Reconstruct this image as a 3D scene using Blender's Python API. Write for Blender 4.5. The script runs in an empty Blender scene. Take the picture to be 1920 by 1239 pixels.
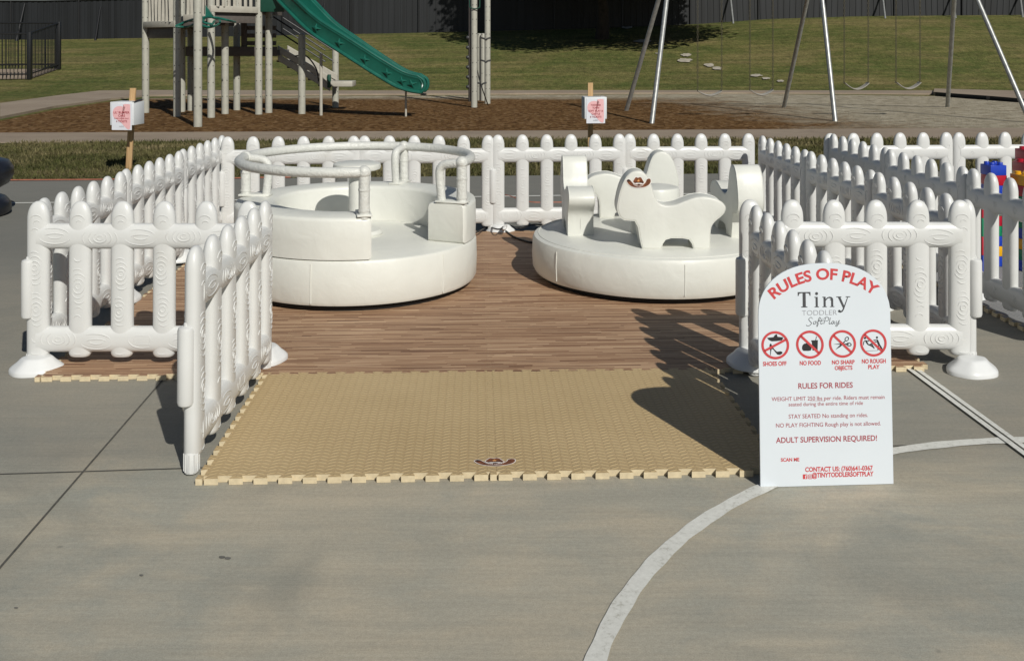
import bpy, bmesh, math, random
from mathutils import Vector, Matrix
random.seed(7)
PI = math.pi; R = math.radians
S = bpy.context.scene
C = S.collection
# ------------------------------------------------------------------ camera, world, sun
CAM_H, FPX, HV = 1.46, 1870.0, 78.0
cd = bpy.data.cameras.new('camera'); cam = bpy.data.objects.new('camera', cd); C.objects.link(cam)
cam.location = (0, 0, CAM_H); cam.rotation_euler = (R(90), 0, 0)
cd.sensor_width = 36; cd.lens = 36*FPX/1920; cd.shift_y = -(619.5-HV)/1920
cd.clip_start = .05; cd.clip_end = 2000
S.camera = cam
SUN_AZ, SUN_EL = 25.5, 37.0         # azimuth: degrees to the right of straight behind the camera
W = bpy.data.worlds.new('World'); S.world = W; W.use_nodes = True
wn = W.node_tree.nodes; wl = W.node_tree.links
bgn = wn['Background']; sky = wn.new('ShaderNodeTexSky'); sky.sky_type = 'NISHITA'; sky.sun_disc = False
sky.sun_elevation = R(SUN_EL); sky.sun_rotation = R(180-SUN_AZ)
sky.air_density = .9; sky.dust_density = .4; sky.ozone_density = 1.0
wl.new(sky.outputs[0], bgn.inputs[0]); bgn.inputs[1].default_value = .05
sd = bpy.data.lights.new('sun', 'SUN'); sun = bpy.data.objects.new('sun', sd); C.objects.link(sun)
sd.energy = 5.0; sd.angle = R(.53); sd.color = (1, .975, .90)
to_sun = Vector((math.sin(R(SUN_AZ))*math.cos(R(SUN_EL)), -math.cos(R(SUN_AZ))*math.cos(R(SUN_EL)), math.sin(R(SUN_EL))))
sun.rotation_euler = to_sun.to_track_quat('Z', 'Y').to_euler(); sun.location = (6, -10, 12)
S.view_settings.view_transform = 'Standard'; S.view_settings.look = 'None'
S.view_settings.exposure = -.36; S.view_settings.gamma = 1
S.render.engine = 'CYCLES'; S.render.resolution_x = 1024; S.render.resolution_y = 660

def G(u, v, z=0.0):                 # ground position seen at photograph pixel (u, v)
    y = FPX*(CAM_H-z)/(v-HV); return Vector(((u-960)*y/FPX, y, z))
def AT(u, v, y):                    # position at depth y
    return Vector(((u-960)*y/FPX, y, CAM_H-(v-HV)*y/FPX))

# ------------------------------------------------------------------ materials
class NT:
    def __init__(s, name):
        m = bpy.data.materials.new(name); m.use_nodes = True; s.m = m
        s.n = m.node_tree.nodes; s.l = m.node_tree.links; s.p = s.n['Principled BSDF']
    def new(s, t, **k):
        n = s.n.new(t)
        for a, b in k.items(): setattr(n, a, b)
        return n
    def link(s, a, b): s.l.new(a, b)
    def coord(s, kind='Object', scale=(1,1,1), rot=(0,0,0)):
        t = s.new('ShaderNodeTexCoord'); mp = s.new('ShaderNodeMapping')
        mp.inputs['Scale'].default_value = scale; mp.inputs['Rotation'].default_value = rot
        if kind == 'World':
            g = s.new('ShaderNodeNewGeometry'); s.link(g.outputs['Position'], mp.inputs[0])
        else: s.link(t.outputs[kind], mp.inputs[0])
        return mp.outputs[0]
    def noise(s, vec, scale, detail=4, rough=.55, dist=0):
        n = s.new('ShaderNodeTexNoise'); s.link(vec, n.inputs['Vector'])
        n.inputs['Scale'].default_value = scale; n.inputs['Detail'].default_value = detail
        n.inputs['Roughness'].default_value = rough; n.inputs['Distortion'].default_value = dist
        return n.outputs['Fac']
    def ramp(s, fac, stops):
        r = s.new('ShaderNodeValToRGB'); e = r.color_ramp.elements
        while len(e) < len(stops): e.new(.5)
        for i, (p, c) in enumerate(stops):
            e[i].position = p; e[i].color = (*c, 1) if not isinstance(c, (int, float)) else (c, c, c, 1)
        s.link(fac, r.inputs[0]); return r.outputs[0]
    def mix(s, fac, a, b, mode='MIX'):
        n = s.new('ShaderNodeMix', data_type='RGBA', blend_type=mode)
        for i, x in ((0, fac), (6, a), (7, b)):
            if hasattr(x, 'is_output'): s.link(x, n.inputs[i])
            elif i == 0: n.inputs[0].default_value = x
            else: n.inputs[i].default_value = (*x, 1)
        return n.outputs[2]
    def math(s, op, a, b=0.0, c=0.0):
        n = s.new('ShaderNodeMath', operation=op)
        for i, x in enumerate((a, b, c)):
            if hasattr(x, 'is_output'): s.link(x, n.inputs[i])
            else: n.inputs[i].default_value = x
        return n.outputs[0]
    def sep(s, vec):
        n = s.new('ShaderNodeSeparateXYZ'); s.link(vec, n.inputs[0]); return n.outputs
    def comb(s, x, y, z):
        n = s.new('ShaderNodeCombineXYZ')
        for i, a in enumerate((x, y, z)):
            if hasattr(a, 'is_output'): s.link(a, n.inputs[i])
            else: n.inputs[i].default_value = a
        return n.outputs[0]
    def col(s, c):
        if hasattr(c, 'is_output'): s.link(c, s.p.inputs['Base Color'])
        else: s.p.inputs['Base Color'].default_value = (*c, 1)
    def rough(s, c):
        if hasattr(c, 'is_output'): s.link(c, s.p.inputs['Roughness'])
        else: s.p.inputs['Roughness'].default_value = c
    def bump(s, h, strength=.3, dist=.01, chain=True):
        b = s.new('ShaderNodeBump'); b.inputs['Strength'].default_value = strength; b.inputs['Distance'].default_value = dist
        s.link(h, b.inputs['Height'])
        old = s.p.inputs['Normal'].links
        if chain and old: s.link(old[0].from_socket, b.inputs['Normal'])
        s.link(b.outputs[0], s.p.inputs['Normal'])

def simple(name, c, rough=.5, var=.12, scale=30, metal=0, bump=.05, kind='Object', spec=None):
    t = NT(name); v = t.coord(kind)
    f = t.noise(v, scale, 5)
    d = tuple(max(0, x*(1-var)) for x in c); u = tuple(min(1, x*(1+var)) for x in c)
    t.col(t.ramp(f, [(.3, d), (.7, u)])); t.rough(rough)
    t.p.inputs['Metallic'].default_value = metal
    if spec is not None: t.p.inputs['Specular IOR Level'].default_value = spec
    if bump: t.bump(f, bump, .01)
    return t.m

def mat_plastic(name, c):
    t = NT(name); v = t.coord('Object')
    f = t.noise(v, 6, 4); g = t.noise(v, 140, 3); d = t.noise(t.coord('World'), 2.3, 6, .65)
    a = t.ramp(f, [(.35, tuple(x*.955 for x in c)), (.65, c)])
    a = t.mix(t.ramp(d, [(.56, 0.0), (.78, .5)]), a, (.50, .47, .41))
    t.col(a); t.rough(t.math('MULTIPLY_ADD', f, .16, .28)); t.bump(g, .10, .002); t.bump(f, .12, .01)
    return t.m
M = {}
M['plastic'] = mat_plastic('white_moulded_plastic', (.655, .655, .64))
M['foot'] = mat_plastic('white_glossy_plastic', (.70, .705, .70))
def mat_vinyl():
    t = NT('white_vinyl'); v = t.coord('Object')
    f = t.noise(v, 3, 5, .6); g = t.noise(v, 300, 2); w = t.noise(v, 9, 3, .5, .6); sm = t.noise(v, 16, 6, .7)
    a = t.ramp(f, [(.3, (.65, .65, .60)), (.7, (.71, .71, .655))])
    a = t.mix(t.ramp(sm, [(.62, 0.0), (.82, .45)]), a, (.53, .51, .44))
    t.col(a)
    t.rough(.42); t.bump(g, .12, .001); t.bump(w, .28, .014)
    return t.m
M['vinyl'] = mat_vinyl()
def mat_wrap():
    t = NT('wrapped_white_vinyl'); v = t.coord('Object')
    w = t.noise(v, 38, 4, .6, .8); f = t.noise(v, 5, 3)
    t.col(t.ramp(w, [(.3, (.575, .575, .54)), (.65, (.655, .655, .615))])); t.rough(.4); t.bump(w, .55, .012); t.bump(f, .2, .02)
    return t.m
M['wrap'] = mat_wrap()
def mat_concrete(name, lo, hi, warm, streak=.5, slabs=False):
    t = NT(name); v = t.coord('World')
    big = t.noise(v, .62, 6, .62, .5); mid = t.noise(t.coord('World', (1, 1.6, 1)), 2.4, 7, .68, .4)
    st = t.noise(t.coord('World', (1.1, 9, 1), (0, 0, R(4))), 1.5, 6, .65)
    broom = t.noise(t.coord('World', (2.5, 95, 1), (0, 0, R(4))), 1.0, 4, .7)
    fine = t.noise(v, 70, 4, .7); grit = t.noise(v, 260, 2, .7)
    a = t.ramp(big, [(.38, lo), (.60, hi)])
    a = t.mix(t.ramp(mid, [(.44, 0.0), (.64, .75)]), a, warm)
    a = t.mix(t.ramp(t.noise(v, 1.15, 5, .6, .8), [(.54, 0.0), (.70, .55)]), a, tuple(x*.74 for x in lo))
    a = t.mix(t.ramp(st, [(.33, .6*streak), (.60, 0.0)]), a, tuple(x*.70 for x in lo))
    if slabs:                                           # tone by distance: pale in front, greyer past the joint, darker farther back
        s = t.sep(v); yy = t.math('SUBTRACT', s[1], t.math('MULTIPLY', s[0], .035))
        yy = t.math('ADD', yy, t.math('MULTIPLY', t.math('SUBTRACT', big, .5), .5))
        a = t.mix(t.ramp(t.math('MULTIPLY', yy, .1), [(.325, 0.0), (.36, .55), (.56, .6), (.72, .95)]), a, t.mix(mid, (.185, .182, .165), (.245, .24, .21)))
    a = t.mix(.35, a, t.ramp(broom, [(.35, .80), (.62, 1.03)]), 'MULTIPLY')
    a = t.mix(.5, a, t.ramp(fine, [(.3, .66), (.7, 1.0)]), 'MULTIPLY')
    a = t.mix(.5, a, t.ramp(grit, [(.3, .5), (.7, 1.0)]), 'MULTIPLY')
    vo = t.new('ShaderNodeTexVoronoi'); t.link(v, vo.inputs['Vector']); vo.inputs['Scale'].default_value = 2.6
    spots = t.ramp(t.math('ADD', vo.outputs['Distance'], t.math('MULTIPLY', t.noise(v, 25, 2), .05)), [(.038, 1.0), (.055, 0.0)])
    a = t.mix(t.math('MULTIPLY', spots, .6), a, tuple(x*.40 for x in lo))
    t.col(a); t.rough(.82); t.bump(fine, .12, .004); t.bump(grit, .3, .0015); t.bump(broom, .12, .002)
    return t.m
M['court'] = mat_concrete('court_concrete', (.405, .40, .34), (.53, .475, .37), (.58, .50, .375), .5, True)
M['path'] = mat_concrete('path_concrete', (.34, .265, .195), (.42, .335, .25), (.38, .30, .22), .3)
M['joint'] = simple('joint_dirt', (.085, .08, .068), .9, .3, 40, bump=.3, kind='World')
def mat_paint():
    t = NT('worn_white_paint'); v = t.coord('World')
    n = t.noise(v, 55, 6, .75, .3); g = t.noise(v, 6, 4, .6)
    k = t.math('ADD', t.math('MULTIPLY', n, .7), t.math('MULTIPLY', g, .3))
    a = t.ramp(k, [(.36, (.40, .385, .33)), (.44, (.60, .595, .55)), (.64, (.72, .715, .67))])
    t.col(a); t.rough(.7); t.bump(n, .2, .002)
    return t.m
M['paint'] = mat_paint()
def mat_wood_foam():
    t = NT('wood_print_foam'); v = t.coord('World', (1, 1, 1), (0, 0, R(-2)))
    s = t.sep(v)
    def streak(sx, sy, sc, off):
        return t.noise(t.comb(t.math('MULTIPLY', s[0], sx), t.math('MULTIPLY_ADD', s[1], sy, off), 0.0), sc, 3, .6)
    wv = t.new('ShaderNodeTexWhiteNoise', noise_dimensions='2D')
    row = t.math('FLOOR', t.math('MULTIPLY', s[1], 105.0))
    hr = t.new('ShaderNodeTexWhiteNoise', noise_dimensions='1D'); t.link(row, hr.inputs['W'])
    px = t.math('FLOOR', t.math('MULTIPLY_ADD', s[0], 3.4, t.math('MULTIPLY', hr.outputs['Value'], 9.0)))
    t.link(t.comb(px, row, 0.0), wv.inputs['Vector'])
    a = streak(2.2, 85, 1.0, 0); b = streak(1.1, 26, 1.0, 7); c = streak(5, 260, 1.0, 3)
    k = t.math('ADD', t.math('MULTIPLY', a, .38), t.math('ADD', t.math('MULTIPLY', b, .14), t.math('MULTIPLY', c, .22)))
    k = t.math('ADD', k, t.math('MULTIPLY', wv.outputs['Value'], .24))
    col = t.ramp(k, [(.32, (.13, .064, .036)), (.43, (.27, .148, .081)), (.54, (.41, .255, .15)), (.67, (.58, .405, .26))])
    blot = t.noise(v, 1.4, 4)
    col = t.mix(.35, col, t.ramp(blot, [(.3, .62), (.7, 1.0)]), 'MULTIPLY')
    t.col(col); t.rough(.68); t.bump(k, .35, .002)
    return t.m
M['woodfoam'] = mat_wood_foam()
def mat_tread(name, c1, c2):
    t = NT(name); v = t.coord('World', (1, 1, 1), (0, 0, R(-2))); s = t.sep(v)
    px = t.math('MULTIPLY', s[0], 1/.064)
    zig = t.math('ABSOLUTE', t.math('SUBTRACT', t.math('FRACT', px), .5))
    ph = t.math('ADD', t.math('MULTIPLY', s[1], 1/.026), t.math('MULTIPLY', zig, 1.25))
    h = t.math('SINE', t.math('MULTIPLY', ph, 2*PI))
    gap = t.math('ABSOLUTE', t.math('SINE', t.math('MULTIPLY', px, 2*PI)))
    h = t.math('MULTIPLY', t.math('MAXIMUM', h, 0.0), t.math('MINIMUM', t.math('MULTIPLY', gap, 1.8), 1.0))
    big = t.noise(v, 1.6, 5, .6); f = t.noise(v, 110, 3)
    a = t.ramp(big, [(.3, c1), (.7, c2)])
    a = t.mix(.3, a, t.ramp(f, [(.3, .7), (.7, 1.0)]), 'MULTIPLY')
    a = t.mix(t.math('MULTIPLY', t.ramp(h, [(.55, 0.0), (.95, 1.0)]), .35), a, tuple(min(.8, x*1.7) for x in c2))  # highlights painted into the colour: ridge crests mixed paler
    t.col(a); t.rough(.62); t.bump(h, .34, .005); t.bump(f, .1, .002)
    return t.m
M['tan'] = mat_tread('tan_foam', (.44, .315, .16), (.51, .375, .20))
M['grayfoam'] = mat_tread('grey_foam', (.20, .20, .20), (.26, .26, .255))
M['foamedge'] = simple('cream_foam_edge', (.60, .50, .33), .8, .12, 50, bump=.1, kind='World')
def mat_grass(name, a, b, c, sc=1.0):
    t = NT(name); v = t.coord('World')
    big = t.noise(v, .35*sc, 5, .6, .5); mid = t.noise(v, 2.2*sc, 6, .7); fine = t.noise(t.coord('World', (1, .35, 1)), 22*sc, 4, .75)
    st = t.noise(t.coord('World', (.12, 1.1, 1), (0, 0, R(3))), 1.6, 4, .6)
    k = t.ramp(big, [(.36, a), (.5, b), (.66, c)])
    k = t.mix(t.ramp(mid, [(.45, 0.0), (.7, .7)]), k, c)
    k = t.mix(t.ramp(st, [(.42, .5), (.6, 0.0)]), k, tuple(x*.7 for x in a))
    k = t.mix(.85, k, t.ramp(fine, [(.3, .45), (.68, 1.15)]), 'MULTIPLY')
    clump = t.noise(t.coord('World', (1, .5, 1)), 6*sc, 5, .8)
    k = t.mix(.9, k, t.ramp(clump, [(.34, .55), (.5, .95), (.66, 1.3)]), 'MULTIPLY')
    t.col(k); t.rough(.95); t.p.inputs['Specular IOR Level'].default_value = .1
    t.bump(fine, .8, .06)
    return t.m
M['berm'] = mat_grass('hill_grass', (.115, .142, .040), (.182, .180, .058), (.265, .215, .092))
M['lawn'] = mat_grass('lawn', (.08, .092, .03), (.15, .14, .055), (.26, .21, .11), 1.6)
M['blade'] = mat_grass('grass_blades', (.115, .13, .042), (.20, .185, .075), (.38, .31, .17), 2.5)
def mat_chips():
    t = NT('wood_chips_and_sand'); v = t.coord('World'); s = t.sep(v)
    vo = t.new('ShaderNodeTexVoronoi'); t.link(t.coord('World', (1, .6, 1), (0, 0, .6)), vo.inputs['Vector']); vo.inputs['Scale'].default_value = 16
    fine = t.noise(v, 9, 6, .8, .5); mid = t.noise(v, 1.1, 5, .65, .5)
    cs = t.sep(vo.outputs['Color'])
    k = t.math('ADD', t.math('MULTIPLY', cs[0], .5), t.math('MULTIPLY', fine, .6))
    ch = t.ramp(k, [(.25, (.07, .034, .011)), (.5, (.155, .080, .030)), (.75, (.25, .145, .062)), (.92, (.40, .28, .16))])
    dn = t.noise(v, 3.2, 6, .75, .6)
    sn = t.ramp(dn, [(.34, (.26, .215, .15)), (.5, (.44, .385, .285)), (.66, (.58, .52, .40))])
    # where the sand lies: towards the right and along the far rim
    sx = t.math('ADD', t.math('MULTIPLY', s[0], .26), t.math('MULTIPLY', s[1], .05))
    e = t.math('ADD', t.math('SUBTRACT', sx, 2.05), t.math('MULTIPLY', t.math('SUBTRACT', mid, .5), 1.5))
    e2 = t.math('ADD', t.math('MULTIPLY', t.math('SUBTRACT', s[1], 25.0), .55), t.math('MULTIPLY', t.math('SUBTRACT', mid, .5), 1.3))
    w = t.math('MAXIMUM', e, e2)
    w = t.math('ADD', w, t.math('MULTIPLY', t.math('SUBTRACT', fine, .5), .9))
    w = t.ramp(w, [(0.0, 0.0), (.8, 1.0)])
    t.col(t.mix(w, ch, sn)); t.rough(.95); t.p.inputs['Specular IOR Level'].default_value = .1
    t.bump(t.math('ADD', fine, t.math('MULTIPLY', dn, 1.5)), .9, .08)
    return t.m
M['chips'] = mat_chips()
M['dirt'] = simple('bare_sandy_soil', (.40, .36, .29), .95, .25, 6, bump=.4, kind='World')
M['post'] = simple('beige_coated_steel', (.40, .39, .335), .45, .08, 12, bump=.04)
M['slatplastic'] = simple('beige_plastic', (.44, .415, .355), .5, .08, 10, bump=.03)
M['tread'] = simple('brown_deck_steel', (.11, .095, .085), .6, .15, 14)
M['green'] = simple('green_plastic', (.010, .105, .076), .30, .16, 5, bump=.04)
M['darkgreen'] = simple('dark_green_steel', (.01, .06, .04), .4, .15, 8)
M['bolt'] = simple('dark_bolt_steel', (.05, .05, .05), .5, .2, 30)
M['steel'] = simple('galvanised_steel', (.34, .345, .335), .42, .2, 14, metal=.5, bump=.04)
M['chain'] = simple('chain_steel', (.12, .105, .07), .6, .3, 60, metal=.3)
M['rubber'] = simple('pale_swing_rubber', (.36, .34, .30), .6, .1, 20)
M['blackmetal'] = simple('black_painted_steel', (.012, .012, .013), .45, .2, 20)
M['blackvinyl'] = simple('black_inflated_vinyl', (.012, .013, .018), .32, .15, 12)
def mat_slat():
    t = NT('black_privacy_slats'); v = t.coord('World'); s = t.sep(v)
    wv = t.new('ShaderNodeTexWhiteNoise', noise_dimensions='1D'); t.link(t.math('FLOOR', t.math('MULTIPLY', s[0], 1/.14)), wv.inputs['W'])
    n = t.noise(t.coord('World', (7, 1, .4)), 1.0, 4); d = t.noise(v, .5, 4)
    k = t.math('ADD', t.math('MULTIPLY', wv.outputs['Value'], .3), t.math('ADD', t.math('MULTIPLY', n, .45), t.math('MULTIPLY', d, .3)))
    t.col(t.ramp(k, [(.3, (.004, .0046, .0055)), (.75, (.014, .0155, .018))])); t.rough(.55)
    return t.m
M['slat'] = mat_slat()
M['card'] = simple('white_cardboard', (.66, .675, .69), .6, .03, 8, bump=.03)
M['paper'] = simple('white_paper', (.69, .70, .75), .6, .02, 8, bump=0)
M['pink'] = simple('pink_print', (.78, .44, .45), .6, .05, 60, bump=0)
M['grayprint'] = simple('grey_print', (.30, .30, .33), .6, .05, 60, bump=0)
M['red'] = simple('red_print', (.55, .055, .06), .5, .06, 60, bump=0)
M['darkred'] = simple('wine_red_print', (.36, .05, .065), .5, .06, 60, bump=0)
M['black'] = simple('black_print', (.018, .018, .02), .5, .1, 60, bump=0)
M['ink'] = simple('charcoal_print', (.06, .062, .068), .5, .1, 60, bump=0)
M['board'] = simple('white_foam_board', (.655, .70, .745), .42, .015, 5, bump=.02)
def mat_lumber():
    t = NT('raw_pine'); v = t.coord('Object', (60, 60, 3))
    n = t.noise(v, 1.0, 4, .6, 1.0)
    t.col(t.ramp(n, [(.3, (.36, .21, .09)), (.6, (.52, .34, .17))])); t.rough(.8); t.bump(n, .2, .003)
    return t.m
M['lumber'] = mat_lumber()
M['bark'] = simple('tree_bark', (.04, .03, .022), .9, .4, 8, bump=.8)
M['leaf'] = simple('tree_leaves', (.04, .065, .02), .7, .4, 3, bump=0)
M['blackbase'] = simple('black_rubber_base', (.006, .006, .006), .8, .2, 20)
M['cable'] = simple('black_cable', (.012, .012, .012), .5, .2, 20)
M['orange'] = simple('orange_cord', (.34, .12, .075), .5, .2, 20)
M['hat'] = simple('brown_hat_print', (.17, .055, .02), .45, .5, 45, bump=0)
M['hatdark'] = simple('dark_hat_print', (.035, .013, .008), .45, .3, 45, bump=0)
M['star'] = simple('orange_star_print', (.72, .33, .12), .45, .1, 60, bump=0)
M['cream'] = simple('cream_print', (.80, .74, .70), .5, .03, 60, bump=0)
for nm, c in (('blue', (.015, .05, .42)), ('redbrick', (.42, .012, .03)), ('yellow', (.75, .38, .01)), ('greenbrick', (.008, .22, .10))):
    M[nm] = simple(nm+'_brick_plastic', c, .3, .05, 10, bump=.02)

# ------------------------------------------------------------------ mesh helpers
def obj(name, bm, mats, parent=None, smooth=35, world=False):
    me = bpy.data.meshes.new(name); bmesh.ops.recalc_face_normals(bm, faces=bm.faces[:]); bm.to_mesh(me); bm.free()
    for m in (mats if isinstance(mats, (list, tuple)) else [mats]): me.materials.append(m)
    if smooth:
        me.polygons.foreach_set('use_smooth', [True]*len(me.polygons)); me.set_sharp_from_angle(angle=R(smooth))
    o = bpy.data.objects.new(name, me); C.objects.link(o)
    if parent:
        o.parent = parent
        if world:
            p = parent; off = Vector((0, 0, 0))
            while p: off += p.location; p = p.parent
            o.location = -off
    return o
def tag(o, label=None, cat=None, group=None, kind=None):
    if label: o['label'] = label
    if cat: o['category'] = cat
    if group: o['group'] = group
    if kind: o['kind'] = kind
    return o
def thing(name, loc, label, cat, group=None, rz=0):
    o = bpy.data.objects.new(name, None); C.objects.link(o); o.location = loc; o.rotation_euler = (0, 0, rz)
    o.empty_display_size = .1
    return tag(o, label, cat, group)
def struct(name, bm, m, smooth=35):
    return tag(obj(name, bm, m, smooth=smooth), kind='structure', label=None)
def copy_tree(o, parent=None):
    c = o.copy(); C.objects.link(c)
    if parent: c.parent = parent
    for ch in list(o.children): copy_tree(ch, c)
    return c
def BM(): return bmesh.new()
def face(bm, pts, mi=0):
    f = bm.faces.new([bm.verts.new(p) for p in pts]); f.material_index = mi; return f
def loft(bm, rings, closed=True, caps=True, mi=0):
    vs = [[bm.verts.new(p) for p in r] for r in rings]; n = len(vs[0])
    for a, b in zip(vs[:-1], vs[1:]):
        for i in range(n if closed else n-1):
            j = (i+1) % n; bm.faces.new((a[i], a[j], b[j], b[i])).material_index = mi
    if caps and closed:
        for r in (vs[0], vs[-1]):
            bm.faces.new(r).material_index = mi
    return vs
def tube(bm, path, r, n=10, closed=False, caps=True, mi=0, up=None):
    path = [Vector(p) for p in path]; m = len(path); rings = []
    prev = None
    for i, p in enumerate(path):
        if closed: t = (path[(i+1) % m]-path[i-1]).normalized()
        else: t = (path[min(i+1, m-1)]-path[max(i-1, 0)]).normalized()
        if prev is None:
            a = Vector((0, 0, 1)) if abs(t.z) < .9 else Vector((1, 0, 0))
            nrm = (a-t*a.dot(t)).normalized()
        else: nrm = (prev-t*prev.dot(t)).normalized()
        prev = nrm; b = t.cross(nrm); rr = r[i] if isinstance(r, (list, tuple)) else r
        rings.append([p+(nrm*math.cos(k*2*PI/n)+b*math.sin(k*2*PI/n))*rr for k in range(n)])
    if closed:
        rings.append(rings[0]); loft(bm, rings, True, False, mi); bmesh.ops.remove_doubles(bm, verts=bm.verts[:], dist=1e-6)
    else: loft(bm, rings, True, caps, mi)
def lathe(bm, prof, cx=0, cy=0, n=48, mi=0, caps=True):
    loft(bm, [[(cx+r*math.cos(k*2*PI/n), cy+r*math.sin(k*2*PI/n), z) for k in range(n)] for r, z in prof], True, caps, mi)
def box(bm, c, s, rz=0, bev=0, mi=0, rot=None):
    b2 = bmesh.new(); bmesh.ops.create_cube(b2, size=1)
    mat = Matrix.Diagonal((*s, 1))
    bmesh.ops.transform(b2, matrix=mat, verts=b2.verts[:])
    if bev: bmesh.ops.bevel(b2, geom=b2.edges[:], offset=bev, segments=2, profile=.5, affect='EDGES')
    m = Matrix.Translation(c) @ (rot.to_4x4() if rot else Matrix.Rotation(rz, 4, 'Z'))
    bmesh.ops.transform(b2, matrix=m, verts=b2.verts[:])
    join(bm, b2, mi)
def join(bm, b2, mi=None):
    mp = {v: bm.verts.new(v.co) for v in b2.verts}
    for f in b2.faces:
        try:
            g = bm.faces.new([mp[v] for v in f.verts]); g.material_index = f.material_index if mi is None else mi
        except ValueError: pass
    b2.free()
def prism(bm, pts, h0, h1, axis='y', bev=0, mi=0, bseg=3):
    """outline pts (x, z) pushed along y, or (x, y) pushed along z"""
    b2 = bmesh.new()
    def P(a, b, h): return (a, h, b) if axis == 'y' else (a, b, h)
    A = [b2.verts.new(P(a, b, h0)) for a, b in pts]; B = [b2.verts.new(P(a, b, h1)) for a, b in pts]; n = len(pts)
    fa = b2.faces.new(A); fb = b2.faces.new(list(reversed(B)))
    for i in range(n): b2.faces.new((A[i], B[i], B[(i+1) % n], A[(i+1) % n]))
    bmesh.ops.recalc_face_normals(b2, faces=b2.faces[:])
    if bev:
        ed = list(set(fa.edges) | set(fb.edges))
        bmesh.ops.bevel(b2, geom=ed, offset=bev, segments=bseg, profile=.5, affect='EDGES')
    big = [f for f in b2.faces if len(f.verts) > 4]
    bmesh.ops.triangulate(b2, faces=big)
    join(bm, b2, mi)
def smooth_poly(pts, sub=5):
    out = []; n = len(pts); P = [Vector(p) for p in pts]
    for i in range(n):
        p0, p1, p2, p3 = P[i-1], P[i], P[(i+1) % n], P[(i+2) % n]
        for k in range(sub):
            t = k/sub
            out.append(tuple(.5*((2*p1)+(-p0+p2)*t+(2*p0-5*p1+4*p2-p3)*t*t+(-p0+3*p1-3*p2+p3)*t**3)))
    return out
def smooth_path(pts, sub=6):
    P = [Vector(p) for p in pts]; n = len(P); out = []
    for i in range(n-1):
        p0, p1, p2, p3 = P[max(i-1, 0)], P[i], P[i+1], P[min(i+2, n-1)]
        for k in range(sub):
            t = k/sub
            out.append(.5*((2*p1)+(-p0+p2)*t+(2*p0-5*p1+4*p2-p3)*t*t+(-p0+3*p1-3*p2+p3)*t**3))
    out.append(P[-1]); return out

# ------------------------------------------------------------------ ground
def lerp_tab(tab, x):
    if x <= tab[0][0]: return tab[0][1]
    for (a, p), (b, q) in zip(tab[:-1], tab[1:]):
        if x <= b: return p+(q-p)*(x-a)/(b-a)
    return tab[-1][1]
FENCE_Y = 47.0
ZF = [(-21.6, 1.56), (-5.3, 1.86), (4, 2.1), (8.8, 2.29), (12, 2.52), (16.6, 2.67), (23.6, 2.72)]
def terr(x, y):
    t = min(1, max(0, (y-28.6)/(FENCE_Y-28.6)))
    t = t*t*(3-2*t)*.35+t*.65
    w = .05*math.sin(x*.35+1)*math.sin(y*.4)*min(1, t*4)
    return -.02+lerp_tab(ZF, x)*t+w
bm = BM()
xs = [-400, -150, -70]+[-40+i*1.0 for i in range(81)]+[70, 150, 400]
ys = [-60, 0, 9, 15, 22, 27, 28.6]+[29+i*.6 for i in range(31)]+[48, 52, 60, 90, 150, 300, 900]
grid = [[bm.verts.new((x, y, terr(x, y))) for x in xs] for y in ys]
for a, b in zip(grid[:-1], grid[1:]):
    for i in range(len(xs)-1): bm.faces.new((a[i], a[i+1], b[i+1], b[i]))
struct('grass_hill', bm, M['berm'])
# concrete court, its far edge runs slightly away to the right
def far_y(x): return 10.85+.075*x
def sheet(name, pts, z, m, thick=0):
    bm = BM()
    if thick: prism(bm, [(p[0], p[1]) for p in pts], z-thick, z, 'z')
    else:
        face(bm, [(p[0], p[1], z) for p in pts]); bmesh.ops.triangulate(bm, faces=bm.faces[:])
    return struct(name, bm, m, smooth=0)
sheet('court', [(-30, -20), (30, -20), (30, far_y(30)), (-30, far_y(-30))], 0, M['court'], .15)
def strip(bm, a, b, w, z, n=1):
    a = Vector((a[0], a[1])); b = Vector((b[0], b[1])); d = (b-a).normalized(); p = Vector((-d.y, d.x))*w/2
    face(bm, [(*(a-p), z), (*(b-p), z), (*(b+p), z), (*(a+p), z)])
bm = BM()
j0, j1 = G(0, 1065), G(306, 712); d = (j1-j0).normalized()
strip(bm, j0-d*4, j1+d*9, .007, .003)
k0, k1 = G(0, 890), G(347, 879); d2 = (k1-k0).normalized()
cross = G(155, 885)
strip(bm, k0-d2*5, k1+d2*16, .006, .0035)
obj_j = struct('court_joint', bm, M['joint'], smooth=0)
# painted court markings
cir = [G(1099, 1239), G(1128.5, 1167.6), G(1165.7, 1101), G(1203, 1061), G(1250.7, 1013.5), G(1314.4, 965.6), G(1378, 931), G(1697, 841), G(1803, 823)]
# least-squares circle through the outer edge of the arc
sx = sum(p.x for p in cir)/len(cir); sy = sum(p.y for p in cir)/len(cir)
A = [[0]*3 for _ in range(3)]; Bv = [0]*3
for p in cir:
    r = (p.x, p.y, 1); q = p.x**2+p.y**2
    for i in range(3):
        Bv[i] += r[i]*q
        for j in range(3): A[i][j] += r[i]*r[j]
sol = Matrix(A).inverted() @ Vector(Bv)
CX, CY = sol[0]/2, sol[1]/2; CR = math.sqrt(sol[2]+CX*CX+CY*CY)
print('circle', CX, CY, CR)
bm = BM()
def arcsheet(bm, a0, a1, r0, r1, z, n=200):
    rr = []
    for i in range(n+1):
        a = a0+(a1-a0)*i/n; wob = .0015*math.sin(a*41)+.001*math.sin(a*97)
        rr.append([(CX+(r0+wob)*math.cos(a), CY+(r0+wob)*math.sin(a), z), (CX+(r1-wob)*math.cos(a), CY+(r1-wob)*math.sin(a), z)])
    loft(bm, rr, closed=False, caps=False)
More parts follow.
